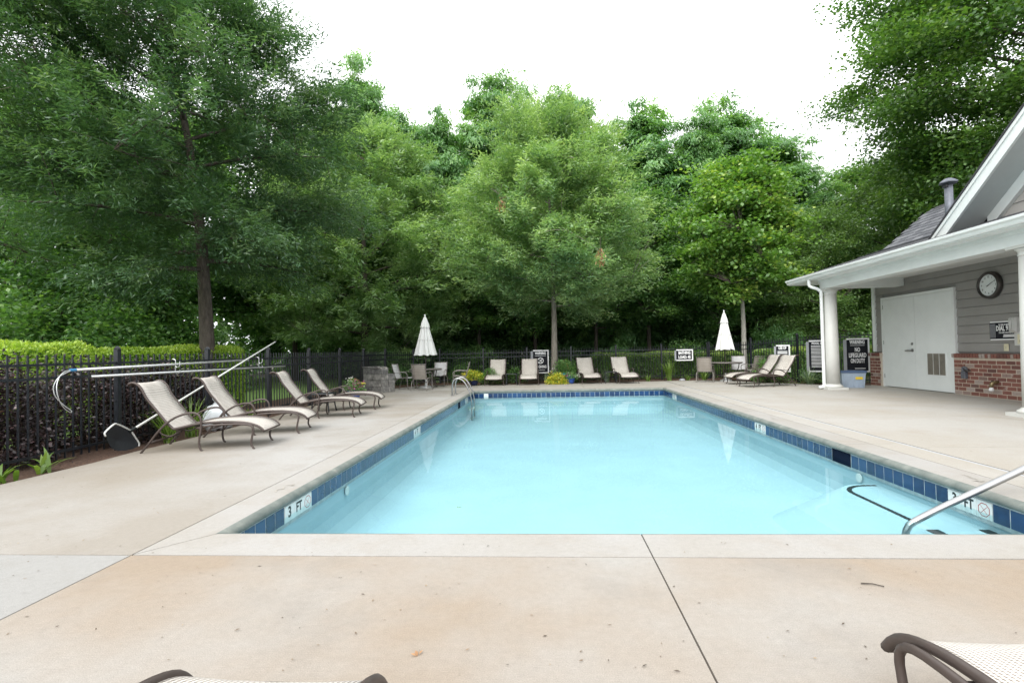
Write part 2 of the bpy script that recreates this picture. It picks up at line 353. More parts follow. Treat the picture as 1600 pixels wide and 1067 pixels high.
def tag(o, label=None, cat=None, group=None, kind=None):
    if label: o['label'] = label
    if cat: o['category'] = cat
    if group: o['group'] = group
    if kind: o['kind'] = kind
    return o
def thing(name, label, cat, loc=(0, 0, 0), rz=0, group=None):
    o = bpy.data.objects.new(name, None); o.empty_display_size = .1; link(o)
    o.location = loc; o.rotation_euler.z = rz
    return tag(o, label, cat, group)
CH = {}
def children(o): return [c for c in COL.objects if c.parent == o]
def copy_tree(o, parent=None):
    if o.name not in CH: CH[o.name] = children(o)
    c = o.copy(); COL.objects.link(c)
    if parent is not None: c.parent = parent
    for k in CH[o.name]: copy_tree(k, c)
    return c
def struct(o): o['kind'] = 'structure'; return o
TXTC = {}
def text(s, size, m, parent, mtx, xs=1.0, bold=.0, ext=.001, align='CENTER', fit=None):
    key = (s, size, xs, bold, align, m.name, fit)
    if key not in TXTC:
        c = bpy.data.curves.new('lettering', 'FONT'); c.body = s; c.size = size; c.align_x = align; c.align_y = 'CENTER'
        c.extrude = ext; c.offset = bold; c.resolution_u = 2
        o = bpy.data.objects.new('lettering', c); me = bpy.data.meshes.new_from_object(o)
        xx = [v.co.x for v in me.vertices]; xs = fit/(max(xx)-min(xx)) if fit else xs; me.transform(Matrix.Diagonal((xs, 1, 1, 1))); me.name = 'lettering'; me.materials.clear(); me.materials.append(m)
        bpy.data.objects.remove(o); bpy.data.curves.remove(c); TXTC[key] = me
    o = bpy.data.objects.new('lettering', TXTC[key]); link(o, parent); o.matrix_local = mtx
    return o
def frame(o, right, up):
    r = Vector(right).normalized(); u = Vector(up).normalized(); n = r.cross(u)
    return Matrix(((r.x, u.x, n.x, o[0]), (r.y, u.y, n.y, o[1]), (r.z, u.z, n.z, o[2]), (0, 0, 0, 1)))

# ------------------------------------------------------------------ foliage helpers
def leaf_mesh(name, P, D, N, Ln, Wd, tint, m):
    """one diamond (two triangles) per leaf. P base, D direction, N rough normal"""
    P = np.asarray(P, np.float32); D = D/np.maximum(np.linalg.norm(D, axis=1, keepdims=True), 1e-6)
    S = np.cross(D, N); S /= np.maximum(np.linalg.norm(S, axis=1, keepdims=True), 1e-6)
    n = len(P); Ln = np.broadcast_to(Ln, (n,))[:, None]; Wd = np.broadcast_to(Wd, (n,))[:, None]
    up = np.cross(S, D)
    V = np.empty((n, 4, 3), np.float32)
    V[:, 0] = P; mid = P+D*Ln*.5+up*Ln*.06
    V[:, 1] = mid+S*Wd*.5; V[:, 2] = P+D*Ln; V[:, 3] = mid-S*Wd*.5
    me = bpy.data.meshes.new(name); me.vertices.add(n*4); me.loops.add(n*4); me.polygons.add(n)
    me.vertices.foreach_set('co', V.ravel()); me.loops.foreach_set('vertex_index', np.arange(n*4, dtype=np.int32))
    me.polygons.foreach_set('loop_start', np.arange(0, n*4, 4, dtype=np.int32))
    me.polygons.foreach_set('loop_total', np.full(n, 4, np.int32))
    a = me.attributes.new('tint', 'FLOAT', 'FACE'); a.data.foreach_set('value', np.clip(tint, 0, 1).astype(np.float32))
    me.materials.append(m); me.update(calc_edges=True)
    return me
def unit(v): return v/np.maximum(np.linalg.norm(v, axis=-1, keepdims=True), 1e-6)
def sprays(rg, C, dirs, k, spread, ln, wd, mode, ctint):
    """k leaves round every clump centre C growing along dirs"""
    n = len(C); idx = np.repeat(np.arange(n), k); d = dirs[idx]; q = rg.random(n*k)[:, None]
    up = np.array([0, 0, 1.])
    if mode == 'spray':       # leaves along a twig, both sides
        side = unit(np.cross(d, up)+rg.normal(0, .25, (n*k, 3))); sgn = np.where(rg.random((n*k, 1)) < .5, -1, 1)
        p = C[idx]+d*(q-.5)*spread*2.2+rg.normal(0, 1, (n*k, 3))*spread*np.array([.28, .28, .22])
        D = unit(d*.8+side*sgn*.75+rg.normal(0, .3, (n*k, 3))+np.array([0, 0, -.12]))
        N = unit(up+rg.normal(0, .45, (n*k, 3)))
    elif mode == 'droop':     # hanging feathery fronds
        p = C[idx]+d*(q-.4)*spread*1.9+rg.normal(0, 1, (n*k, 3))*spread*np.array([.34, .34, .24])+np.array([0, 0, -1])*(q**2)*spread*.9
        D = unit(d*.55+np.array([0, 0, -.8])+rg.normal(0, .35, (n*k, 3)))
        N = unit(d*.9+up*.5+rg.normal(0, .4, (n*k, 3)))
    else:                     # broad leaves in flat layered clumps
        p = C[idx]+rg.normal(0, 1, (n*k, 3))*spread*np.array([1, 1, .42])
        D = unit(d*.5+rg.normal(0, .7, (n*k, 3))*np.array([1, 1, .45])+np.array([0, 0, -.25]))
        N = unit(up+rg.normal(0, .5, (n*k, 3)))
    t = np.clip(ctint[idx]+rg.normal(0, .13, n*k), 0, 1)
    return p, D, N, ln*rg.uniform(.75, 1.25, n*k), wd*rg.uniform(.8, 1.2, n*k), t
def lump(az, z, seed):
    return (np.sin(az*3+seed)+np.sin(az*5+z*1.1+seed*2.1)+np.sin(z*2.1+seed*1.3+az*2)+np.sin(az*9-z*2.7+seed))/4
def make_tree(name, label, loc, H, z0, prof, tr, n_prim, clumps, per, lf, wd, m, barkm, mode='spray', seed=1, elev=(0, 60), spread=.28,
              lean=(0, 0), lumpy=.2, flat=1.0, group=None, shell=.55, droop=.12, inner=.45, cat='tree', root=None, tintbias=0., open_=0., trunk_top=.93, bough=11, bsize=.42):
    rg = np.random.default_rng(seed)
    if root is None: root = thing(name, label, cat, loc, 0, group)
    # trunk
    tb = MB(); ks = 9; tp = []
    for i in range(ks):
        f = i/(ks-1)
        tp.append((lean[0]*f*f+.05*math.sin(f*5+seed)*min(1, f*3), lean[1]*f*f+.05*math.cos(f*4+seed)*min(1, f*3), -.1+f*(H*trunk_top+.1)))
    tb.tube(tp, [max(.02, tr*(1-.9*(i/(ks-1))**.9)*(1.35 if i == 0 else 1)) for i in range(ks)], 10)
    tb.build('trunk', barkm, root, smooth=True)
    tpn = np.array(tp)
    def trunk_at(z):
        return np.array([np.interp(z, tpn[:, 2], tpn[:, 0]), np.interp(z, tpn[:, 2], tpn[:, 1]), z])
    lb = MB(); prim = []
    for i in range(n_prim):
        t = (i+.5)/n_prim; az = i*2.39996+seed+rg.uniform(-.3, .3)
        zo = z0*.85+(H*.9-z0*.85)*t**1.05; Rr = prof(min(.97, max(.03, (zo+.25*(H-z0)*.4-z0)/(H-z0))))*rg.uniform(.7, 1.0)
        e = R(elev[0]+(elev[1]-elev[0])*t+rg.uniform(-8, 8)); o = trunk_at(zo)
        d = np.array([math.cos(az)*math.cos(e), math.sin(az)*math.cos(e), math.sin(e)])
        Ls = Rr/max(.35, math.cos(e)); pts = [o+d*Ls*s+np.array([0, 0, -droop*Ls*s*s]) for s in np.linspace(0, 1, 6)]
        prim.append(np.array(pts)); r0 = max(.015, tr*.34*(1-.6*t))
        lb.tube(pts, [r0*(1-.85*s) for s in np.linspace(0, 1, 6)], 5, False)
    # clumps along primaries
    nb = int(clumps*(1-shell)); C = []; D = []
    for _ in range(nb):
        p = prim[rg.integers(len(prim))]; s = rg.uniform(.25, 1.0)**.8*5; i = min(4, int(s)); f = s-i
        b = p[i]*(1-f)+p[i+1]*f; dr = unit(p[min(5, i+1)]-p[i]); off = rg.normal(0, 1, 3)*np.array([.5, .5, .32])*(.5+.22*np.linalg.norm(p[-1]-p[0])*.5)
        C.append(b+off); D.append(unit(dr+off*.5+rg.normal(0, .2, 3)))
    ns = clumps-nb; nbough = max(20, ns//bough)
    t = rg.random(nbough*4); pr = np.array([prof(x) for x in t]); keep = rg.random(nbough*4)*pr.max() < pr; t = t[keep][:nbough]; pr = pr[keep][:nbough]
    az = rg.random(len(t))*2*PI; z = z0+t*(H-z0)
    rr = pr*(inner+(1-inner)*np.sqrt(rg.random(len(t))))*(1+lumpy*lump(az, z, seed))
    tx = np.interp(z, tpn[:, 2], tpn[:, 0]); ty = np.interp(z, tpn[:, 2], tpn[:, 1])
    z = z+lump(az*1.3, z*.7, seed+4)*.25*flat
    Bc = np.stack([tx+rr*np.cos(az), ty+rr*np.sin(az), z], 1); bt = rg.normal(0, .10, len(Bc))
    k = rg.integers(0, len(Bc), ns); rad = np.stack([np.cos(az), np.sin(az), 0*az], 1)[k]; sz = (.55+.45*rg.random(len(Bc)))[k][:, None]*bsize
    al = rg.normal(0, 1, (ns, 1)); Cs = Bc[k]+rad*al*sz*1.15+rg.normal(0, 1, (ns, 3))*sz*np.array([.62, .62, .36])
    Cs[:, 2] -= np.maximum(0, al[:, 0])*sz[:, 0]*(.45 if mode == 'droop' else .18)
    btint = bt[k]+.16*np.clip((Cs[:, 2]-Bc[k][:, 2])/(sz[:, 0]*.4), -1, 1)*0
    if open_ > 0:
        g = np.sin(Cs[:, 0]*1.7+seed)*np.sin(Cs[:, 1]*1.9+seed*2)+np.sin(Cs[:, 2]*2.3+Cs[:, 0]*.8+seed*3)*.7
        Cs = Cs[g > -1.2+open_*1.6]; btint = btint[g > -1.2+open_*1.6]
    ax = np.stack([np.interp(Cs[:, 2], tpn[:, 2], tpn[:, 0]), np.interp(Cs[:, 2], tpn[:, 2], tpn[:, 1]), Cs[:, 2]-.8], 1)
    Ds = unit(unit(Cs-ax)+rg.normal(0, .25, Cs.shape))
    # twigs that carry the outer clumps
    allp = np.concatenate(prim)
    for c in Cs[::max(1, len(Cs)//260)]:
        a = allp[np.argmin(((allp-c)**2).sum(1)+np.maximum(0, allp[:, 2]-c[2])*2)]
        if np.linalg.norm(a-c) < 2.6: lb.tube([a, (a+c)/2+np.array([0, 0, .06]), c], [.016, .010, .004], 3, False)
    lb.build('limbs', M['bark'] if barkm is M['bark_pale'] else barkm, root, smooth=True)['kind'] = 'stuff'
    C = np.concatenate([np.array(C).reshape(-1, 3), Cs]); D = np.concatenate([np.array(D).reshape(-1, 3), Ds])
    ct = np.clip(.42+.22*lump(C[:, 0], C[:, 2]*1.3, seed+9)+rg.normal(0, .13, len(C))+tintbias, 0, 1)
    ct[len(ct)-len(btint):] += btint
    ct = np.where(rg.random(len(C)) < .05, .95, ct)
    P, Dd, N, Ln, Wd, T = sprays(rg, C, D, per, spread, lf, wd, mode, ct)
    me = leaf_mesh('crown', P, Dd, N, Ln, Wd, T, m)
    o = meshob('crown', me, root); o['kind'] = 'stuff'
    return root
def prof_pts(pts):
    xs = [p[0] for p in pts]; ys = [p[1] for p in pts]
    return lambda t: float(np.interp(t, xs, ys))
def bush_mesh(seed, rx, ry, h, n, lf, wd, m, mode='flat', spread=.16, per=12, bias=0., lumpy=.18, name='foliage'):
    rg = np.random.default_rng(seed); k = n//per
    u = rg.random(k); az = rg.random(k)*2*PI; th = np.arccos(1-u*1.08); rad = (.62+.38*np.sqrt(rg.random(k)))*(1+lumpy*lump(az, th*3, seed))
    C = np.stack([rx*rad*np.sin(th)*np.cos(az), ry*rad*np.sin(th)*np.sin(az), np.maximum(.02, h*(.12+.88*rad*np.cos(th)*.98))], 1)
    D = unit(C-np.array([0, 0, h*.1])); ct = np.clip(.42+.25*lump(az*2, th*5, seed+3)+rg.normal(0, .14, k)+bias, 0, 1)
    return leaf_mesh(name, *sprays(rg, C, D, per, spread, lf, wd, mode, ct), m)
def hedge_thing(name, label, cat, x0, x1, y0, y1, h, n, lf, wd, m, core, seed=1, rot=0, loc=None, round_=.25, tb=.15, group=None, zmin=.02):
    """clipped hedge: stems inside, leaves in a thick layer over a rounded box"""
    rg = np.random.default_rng(seed); lx, ly = (x1-x0)/2, (y1-y0)/2
    c0 = loc or ((x0+x1)/2, (y0+y1)/2, 0); root = thing(name, label, cat, c0, rot, group)
    k = n; P = np.empty((k, 3)); Nn = np.empty((k, 3))
    A = np.array([4*lx*ly*1.3, 2*2*lx*h, 2*2*ly*h]); pick = rg.choice(3, k, p=A/A.sum()); a = rg.uniform(-1, 1, k); b = rg.uniform(-1, 1, k); s = np.where(rg.random(k) < .5, -1, 1)
    top = pick == 0; P[top] = np.stack([a*lx, b*ly, np.full(k, h)], 1)[top]; Nn[top] = (0, 0, 1)
    f = pick == 1; P[f] = np.stack([a*lx, s*ly, (b+1)/2*h], 1)[f]; Nn[f] = np.stack([0*s, s, 0*s], 1)[f]
    e = pick == 2; P[e] = np.stack([s*lx, b*ly, (a+1)/2*h], 1)[e]; Nn[e] = np.stack([s, 0*s, 0*s], 1)[e]
    # round the top edges and ends
    q = np.maximum(0, np.abs(P[:, 0])-(lx-round_))/round_; r_ = np.maximum(0, np.abs(P[:, 1])-(ly-round_))/round_
    P[:, 2] -= (q**2+r_**2)*round_*.35*(P[:, 2] > h*.6)
    wob = .022*np.sin(P[:, 0]*2.3+seed)+.02*np.sin(P[:, 0]*5.1+P[:, 1]*3+seed*2)+.02*np.sin(P[:, 1]*6+P[:, 2]*7)
    P += Nn*(wob-np.abs(rg.normal(0, .05, k)))[:, None]
    P[:, 2] = np.maximum(P[:, 2], zmin)
    D = unit(Nn+rg.normal(0, .75, (k, 3))+np.array([0, 0, .25])); N = unit(Nn*.3+np.array([0, 0, .7])+rg.normal(0, .6, (k, 3)))
    t = np.clip(.4+tb*(Nn[:, 2] > .5)+.15*np.sin(P[:, 0]*3+seed)+rg.normal(0, .2, k), 0, 1)  # top leaves tinted lighter, painting in the light from above
    tag(meshob('foliage', leaf_mesh('foliage', P, D, N, lf*rg.uniform(.7, 1.3, k), wd*rg.uniform(.7, 1.3, k), t, m), root), kind='stuff')
    cb = MB()
    for i in range(int(lx*2/.35)+2):
        x = -lx+.15+(2*lx-.3)*i/max(1, int(lx*2/.35)+1)
        for j in range(3):
            yy = rg.uniform(-ly*.6, ly*.6); cb.tube([(x, 0, -.05), (x+rg.uniform(-.1, .1), yy*.6, h*.45), (x+rg.uniform(-.2, .2), yy, h*.9)], [.018, .012, .005], 4, False)
    cb.build('stems', core, root)['kind'] = 'stuff'
    return root
def blade_plant(name, label, cat, loc, n, h, spreadr, m, wd=.025, arch=.6, seed=1, group=None, flowers=None):
    rg = np.random.default_rng(seed); root = thing(name, label, cat, loc, 0, group); v = []; f = []; T = []
    for i in range(n):
        az = rg.uniform(0, 2*PI); L_ = h*rg.uniform(.65, 1.15); out = spreadr*rg.uniform(.3, 1); b0 = np.array([rg.normal(0, .035), rg.normal(0, .035), 0])
        dr = np.array([math.cos(az), math.sin(az), 0]); sd = np.array([-math.sin(az), math.cos(az), 0]); k = 5; base = len(v)
        for j in range(k):
            s = j/(k-1); p = b0+dr*out*s**1.4+np.array([0, 0, L_*(s-arch*s**2.6*out/spreadr*.8)]); p[2] = max(.0, p[2])
            ww = wd*(.55+.9*s*(1-s)*2)*(1-s**3) if j < k-1 else .001
            v += [p-sd*ww*.5, p+sd*ww*.5]
        f += [(base+2*j, base+2*j+1, base+2*j+3, base+2*j+2) for j in range(k-1)]; T += [np.clip(rg.normal(.5, .22), 0, 1)]*(k-1)
    me = bpy.data.meshes.new('blades'); me.from_pydata(v, [], f); me.materials.append(m)
    a = me.attributes.new('tint', 'FLOAT', 'FACE'); a.data.foreach_set('value', np.array(T, np.float32))
    meshob('blades', me, root)['kind'] = 'stuff'
    return root

# ================================================================== SETTING
PX0, PX1, PY0, PY1 = -2.36, 3.63, 3.56, 16.45     # tile planes of the pool
WZ = -.19
gb = MB()      # ground: one big sheet with an opening for the pool
X0, X1, Y0, Y1 = -600, 600, -600, 900
gx0, gx1, gy0, gy1 = PX0-.3, PX1+.3, PY0-.3, PY1+.3
gb.add([(X0, Y0, 0), (X1, Y0, 0), (X1, Y1, 0), (X0, Y1, 0), (gx0, gy0, 0), (gx1, gy0, 0), (gx1, gy1, 0), (gx0, gy1, 0)],
       [(0, 1, 5, 4), (1, 2, 6, 5), (2, 3, 7, 6), (3, 0, 4, 7)])
struct(gb.build('ground', M['earth'], None, (0, 0, -.12)))
BED = [(-7.2, 1.5), (-6.2, 3.6), (-5.62, 4.7), (-5.58, 5.3), (-5.55, 6.0), (-5.6, 6.7), (-5.58, 7.4), (-5.57, 8.5), (-5.68, 10.5), (-5.85, 12.0), (-6.0, 13.5), (-5.95, 15.2), (-5.75, 16.9),
       (-5.4, 18.2), (-4.9, 19.3), (-4.2, 19.65), (-3.3, 19.5), (-2.5, 19.42), (0.3, 19.35), (3.4, 19.6), (5.8, 19.7), (6.6, 19.0), (7.4, 17.75), (8.2, 16.75), (9.0, 16.1), (9.75, 15.95)]
mb = MB(); outer = [(-8.0, 1.5), (-8.0, 21.9), (7.6, 21.9), (10.6, 17.6), (10.6, 15.95)]
mb.prism(BED+list(reversed(outer)), -.2, -.035)
struct(mb.build('mulch_bed', M['mulch']))
lw = MB(); lw.prism([(-40, -5), (-8.004, -5), (-8.004, 22), (-9.5, 27), (-14, 31), (-40, 33)], -.25, -.06); struct(lw.build('lawn', M['lawn']))
# --- deck slabs (joint gaps of 9 mm show the filler below)
G = .0045
def slab(poly, m, name='deck_slab', z1=0, z0=-.11):
    o = MB().prism(poly, z0, z1).build(name, m); return struct(o)
CX0, CX1, CY0, CY1 = -2.68, 3.99, 3.16, 16.85       # outer lines of the coping
slab([(CX0+G, -6), (.59-G, -6), (.607-G, CY0-G), (CX0+G, CY0-G)], M['deck_tan'])
slab([(.59+G, -6), (14, -6), (14, CY0-G-.06), (.607+G, CY0-G)], M['deck_tan'])
slab([(-7.1, -6), (CX0-G, -6), (CX0-G, CY0-G), (-6.3, CY0-G)], M['deck_pale'])
lb = [p for p in BED if CY0 < p[1] < 16.8 and p[0] < 0]
slab([(CX0-G, CY0+G)]+[(CX0-G, 9.6)]+[(-5.655, 9.6)]+[p for p in reversed(lb) if p[1] < 9.6]+[(-6.28, CY0+G)], M['deck_left'])
slab([(CX0-G, 9.6+G), (CX0-G, 16.85)]+[(-5.75, 16.85)]+[p for p in reversed(lb) if p[1] > 9.6]+[(-5.655, 9.6+G)], M['deck_left'])
far = [p for p in BED if p[1] > 16.88 and p[0] < 3.5]
slab([(CX0, CY1+G), (1.2-G, CY1+G), (1.2-G, 19.34)]+[p for p in reversed(far) if p[0] < 1.2]+[(-5.75, CY1+G)], M['deck'])
slab([(1.2+G, CY1+G), (4.35, CY1+G), (4.35, 19.63), (3.4, 19.6), (1.2+G, 19.34)], M['deck'])
# right side: strip between coping and drain, then the slabs towards the house
DR = 4.36
jy = [CY0, 6.72, 10.2, 13.6, CY1]
for a, b in zip(jy, jy[1:]):
    slab([(CX1+G, a+G), (DR-.03, a+G), (DR-.03, b-G), (CX1+G, b-G)], M['deck'])
rj = [CY0, 6.45, 9.1, 11.6, 13.9]
for a, b in zip(rj, rj[1:]):
    slab([(DR+.03, a+G), (7.35-G, a+G), (7.35-G, b-G), (DR+.03, b-G)], M['deck'])
    slab([(7.35+G, a+G), (9.7, a+G), (9.7, b-G), (7.35+G, b-G)], M['deck'])
slab([(DR+.03, 13.9+G), (9.7, 13.9+G), (9.7, 15.94), (9.0, 16.1), (8.2, 16.75), (7.4, 17.75), (6.6, 19.0), (5.8, 19.7), (DR+.03, 19.65)], M['deck'])
MB().box(DR-.0225, DR+.0225, CY0+.02, 16.9, -.1, -.004).build('deck_drain', plain('pale_drain_strip', (.36, .37, .385), .6, var=.06, vscale=8)); struct(COL.objects['deck_drain'])
# filler under the joints
fl = MB(); fl.add([(-8, -6, 0), (14, -6, 0), (14, PY0-.12, 0), (-8, PY0-.12, 0)], [(0, 1, 2, 3)]); fl.add([(-5.4, PY0-.12, 0), (PX0-.12, PY0-.12, 0), (PX0-.12, 19, 0), (-5.4, 19, 0)], [(0, 1, 2, 3)])
fl.add([(PX1+.12, PY0-.12, 0), (9.7, PY0-.12, 0), (9.7, 16, 0), (PX1+.12, 16.9, 0)], [(0, 1, 2, 3)]); fl.add([(PX0-.12, PY1+.12, 0), (PX1+.12, PY1+.12, 0), (PX1+.12, 19, 0), (PX0-.12, 19, 0)], [(0, 1, 2, 3)])
struct(fl.build('joint_filler', M['joint'], None, (0, 0, -.028)))
# --- pool shell
def ringrect(i, z): return [(PX0-.012+i, PY0-.012+i, z), (PX1+.012-i, PY0-.012+i, z), (PX1+.012-i, PY1+.012-i, z), (PX0-.012+i, PY1+.012-i, z)]
pool = MB(); D_ = -.76
lv = [(-.12, -.07), (0, -.07), (0, -.50), (.03, -.60), (.12, -.70), (.30, D_)]; pv = []
for i, z in lv: pv += ringrect(i, z)
pf = [(k*4+j, (k+1)*4+j, (k+1)*4+(j+1) % 4, k*4+(j+1) % 4) for k in range(len(lv)-1) for j in range(4)]+[(20, 21, 22, 23)]
pool.add(pv, [tuple(reversed(f)) for f in pf[:-1]]+[pf[-1]])
shell = struct(pool.build('pool_shell', M['plaster'], smooth=False))
# coping sections, children of the pool shell: flat top with a rounded nose over the water
def coping(p, q, nrm, outer_w, m0=0, m1=0, name='coping_stone'):
    """p,q: ends on the tile plane; nrm points to the water; m0,m1 slant the two ends for mitred corners"""
    p = Vector((*p, 0)); q = Vector((*q, 0)); n = Vector((*nrm, 0)); t = (q-p).normalized(); p = p+t*(.006 if m0 else 0); q = q-t*(.006 if m1 else 0); o = MB(); e = MB()
    prof = [(-outer_w, -.10), (-outer_w, 0), (-.015, 0)]
    nose = [(-.015, 0), (.002, -.002), (.014, -.007), (.025, -.014), (.034, -.023), (.040, -.034), (.042, -.046), (.040, -.058), (.033, -.068), (.012, -.078), (-.06, -.078)]
    def sweep(bld, pr):
        k = len(pr); vs = []
        for c, s in ((p, m0), (q, m1)):
            for a, z in pr: vs.append(c+n*a+t*(a*s)+Vector((0, 0, z)))
        bld.add(vs, [(i, i+1, k+i+1, k+i) for i in range(k-1)]+[tuple(reversed(range(k))), tuple(range(k, 2*k))])
    sweep(o, prof+[(-.06, -.10)]); sweep(e, nose)
    a = o.build(name, M['coping'], shell); e.build('rounded_nose', M['coping_edge'], a)
WY = PX0-CX0
def runs(a, b, cuts): 
    L_ = [a]+cuts+[b]; return [(x+(G if i else 0), y-(G if i < len(L_)-2 else 0)) for i, (x, y) in enumerate(zip(L_, L_[1:]))]
for a, b in runs(PY0, PY1, [6.85, 9.9, 13.1]):
    coping((PX0, a), (PX0, b), (1, 0), .32-G, m0=1.25 if a == PY0 else 0, m1=-1.25 if b == PY1 else 0)
for a, b in runs(PY0, PY1, [6.72, 10.2, 13.6]):
    coping((PX1, b), (PX1, a), (-1, 0), .36-G, m0=1.11 if b == PY1 else 0, m1=-1.11 if a == PY0 else 0)
for a, b in runs(PX0, PX1, [-.4, 1.5]):
    coping((a, PY1), (b, PY1), (0, -1), .40-G, m0=.8 if a == PX0 else 0, m1=-.9 if b == PX1 else 0)
for a, b in runs(PX0, PX1, [.607]):
    coping((b, PY0), (a, PY0), (0, 1), .40-G, m0=.9 if b == PX1 else 0, m1=-.8 if a == PX0 else 0)
# tile band: white grout strip, blue tiles one by one, white depth-marker tiles
TZ0, TZ1 = -.245, -.090
gr = MB()
gr.box(PX0-.010, PX0, PY0, PY1, TZ0-.03, -.079).box(PX1, PX1+.010, PY0, PY1, TZ0-.03, -.079).box(PX0, PX1, PY1, PY1+.010, TZ0-.03, -.079)
gr.build('grout_band', M['grout'], shell)
tile_me = MB().bbox(-.0715, .0715, -.0735, .0735, 0, .002, .0012).mesh('tile', M['tile'])
wt_me = MB().bbox(-.0735, .0735, -.0735, .0735, 0, .007, .003).mesh('depth_marker', M['white_tile'])
TC = (TZ0+TZ1)/2
def octagon_sign(parent, mt, r):
    b = MB(); n = 8
    for (ra, rb) in ((r, r*.88),):
        vs = [(ra*math.cos(2*PI*(k+.5)/n), ra*math.sin(2*PI*(k+.5)/n), 0) for k in range(n)]+[(rb*math.cos(2*PI*(k+.5)/n), rb*math.sin(2*PI*(k+.5)/n), 0) for k in range(n)]
        b.add(vs, [(k, (k+1) % n, n+(k+1) % n, n+k) for k in range(n)])
    for a in (R(45), R(135)):
        c, s = math.cos(a)*r*.72, math.sin(a)*r*.72; e = r*.05
        b.add([(-c-e, -s, .0003), (-c+e, -s, .0003), (c+e, s, .0003), (c-e, s, .0003)], [(0, 1, 2, 3)])
    o = b.build('no_diving_symbol', M['red_ink'], parent); o.matrix_local = mt
def tiles(start, end, org, along, nrm, marks, skim=None):
    """org(u) gives the point on the wall plane at distance u; marks: (u0,u1,text)"""
    al = Vector(along); nr = Vector(nrm); u = start+.078; pitch = .1525
    taken = [(a, b) for a, b, *_ in marks]+([skim] if skim else [])
    M4 = lambda u, off: frame(Vector(org(u))+nr*off+Vector((0, 0, TC)), al, (0, 0, 1))
    cuts = sorted(taken); segs = []; u0 = start
    for a, b in cuts: segs.append((u0, a)); u0 = b
    segs.append((u0, end))
    for a, b in segs:
        n = round((b-a)/pitch)
        for k in range(n):
            o = meshob('tile', tile_me, shell); o.matrix_local = M4(a+(k+.5)*(b-a)/n, 0); o.scale = ((b-a)/n/pitch, 1, 1)
    for a, b, s in marks:
        n = max(1, round((b-a)/pitch))
        tiles_ = []
        for k in range(n):
            o = meshob('depth_marker', wt_me, shell); o.matrix_local = M4(a+(k+.5)*(b-a)/n, 0); o.scale = ((b-a)/n/.1495, 1, 1); tiles_.append(o)
        if s:
            I = Matrix.Translation((0, 0, .0076))
            cs = s.split(' ')
            for k, c in enumerate(cs[:n]):
                text(c, .135 if len(c) == 1 else .12, M['ink'], tiles_[k], Matrix.Translation((0, .005, .0076)), .8 if len(c) == 1 else .75, .004, .0004)
            if n > len(cs): octagon_sign(tiles_[n-1], I, .06)
# left wall seen from the water: right is +y ; right wall: right is -y
tiles(PY0, PY1, lambda u: (PX0, u, 0), (0, 1, 0), (1, 0, 0), [(4.475, 5.0, '3 FT'), (8.97, 9.43, '4 FT'), (14.75, 15.2, '5 FT')], (13.5, 13.86))
tiles(-PY1, -PY0, lambda u: (PX1, -u, 0), (0, -1, 0), (-1, 0, 0), [(-15.36, -14.92, '5 FT'), (-9.39, -8.95, '4 FT'), (-5.0, -4.53, '3 FT')], (-6.93, -6.51))
tiles(PX0, PX1, lambda u: (u, PY1, 0), (1, 0, 0), (0, -1, 0), [(-2.03, -1.89, '')])
skm = plain('skimmer_throat_shade', (.004, .008, .022), .9, var=.2, spec=.1)  # flat plate; the shade inside the skimmer is put into its dark colour
for x, s, a, b in ((PX0, 1, 13.52, 13.84), (PX1, -1, 6.52, 6.92)):
    MB().box(min(x, x+s*.004), max(x, x+s*.004), a, b, TZ0, TZ1+.005).build('skimmer_opening_plate', skm, shell)
# white inlet fittings under water
for x, s, y in ((PX0, 1, 5.9), (PX1, -1, 6.35)):
    o = MB().lathe([(.055, 0), (.055, .012), (.03, .018), (.012, .018)], 16).build('inlet_fitting', M['white_tile'], shell, (x+s*.004, y, -.33)); o.rotation_euler = (0, s*PI/2, 0)
# steps in the near right corner with dark tile nosing
def arc_poly(x, y_end, r=.38):
    pts = [(PX1+.011, 3.57), (PX1+.011, y_end)]
    pts += [(x+r-r*math.sin(a), y_end-r+r*math.cos(a)) for a in np.linspace(0, PI/2, 9)]
    return pts+[(x, 3.57)]
def step_block(x, ye, z, dx, dy):       # a tread; its plaster side slopes, added to lighten the shaded riser
    top, bot = arc_poly(x, ye), arc_poly(x-dx, ye+dy); n = len(top)
    b = MB(); b.add([(px, py, z) for px, py in top]+[(px, py, -.80) for px, py in bot], [tuple(reversed(range(n)))]+[(i, (i+1) % n, n+(i+1) % n, n+i) for i in range(n)])
    bm = bmesh.new(); me = b.mesh('pool_step', M['plaster']); bm.from_mesh(me); bmesh.ops.recalc_face_normals(bm, faces=bm.faces); bm.to_mesh(me); bm.free(); meshob('pool_step', me, shell)
for x, ye, z, dx, dy in ((3.12, 6.08, -.33, .62, .45), (2.84, 4.62, -.47, .4, .3), (2.56, 4.60, -.61, .25, .2)): step_block(x, ye, z, dx, dy)
nos = MB(); ins = .07
ln_ = [(PX1-.02, 6.08-ins)]+[(3.12+.38-.31*math.sin(a), 6.08-.38+.31*math.cos(a)) for a in np.linspace(0, PI/2, 9)]+[(3.12+ins, 4.75)]
for p, q in zip(ln_, ln_[1:]):
    p = Vector((*p, 0)); q = Vector((*q, 0)); L_ = (q-p).length; k = max(1, round(L_/.055)); t = (q-p).normalized(); nn = Vector((-t.y, t.x, 0))
    for i in range(k):
        a = p+t*(L_*i/k+.004); b = p+t*(L_*(i+1)/k-.004); nos.add([a-nn*.024, b-nn*.024, b+nn*.024, a+nn*.024], [(0, 1, 2, 3)])
nos.build('nosing_tile', M['ink'], shell, (0, 0, -.33+.004))['kind'] = 'stuff'
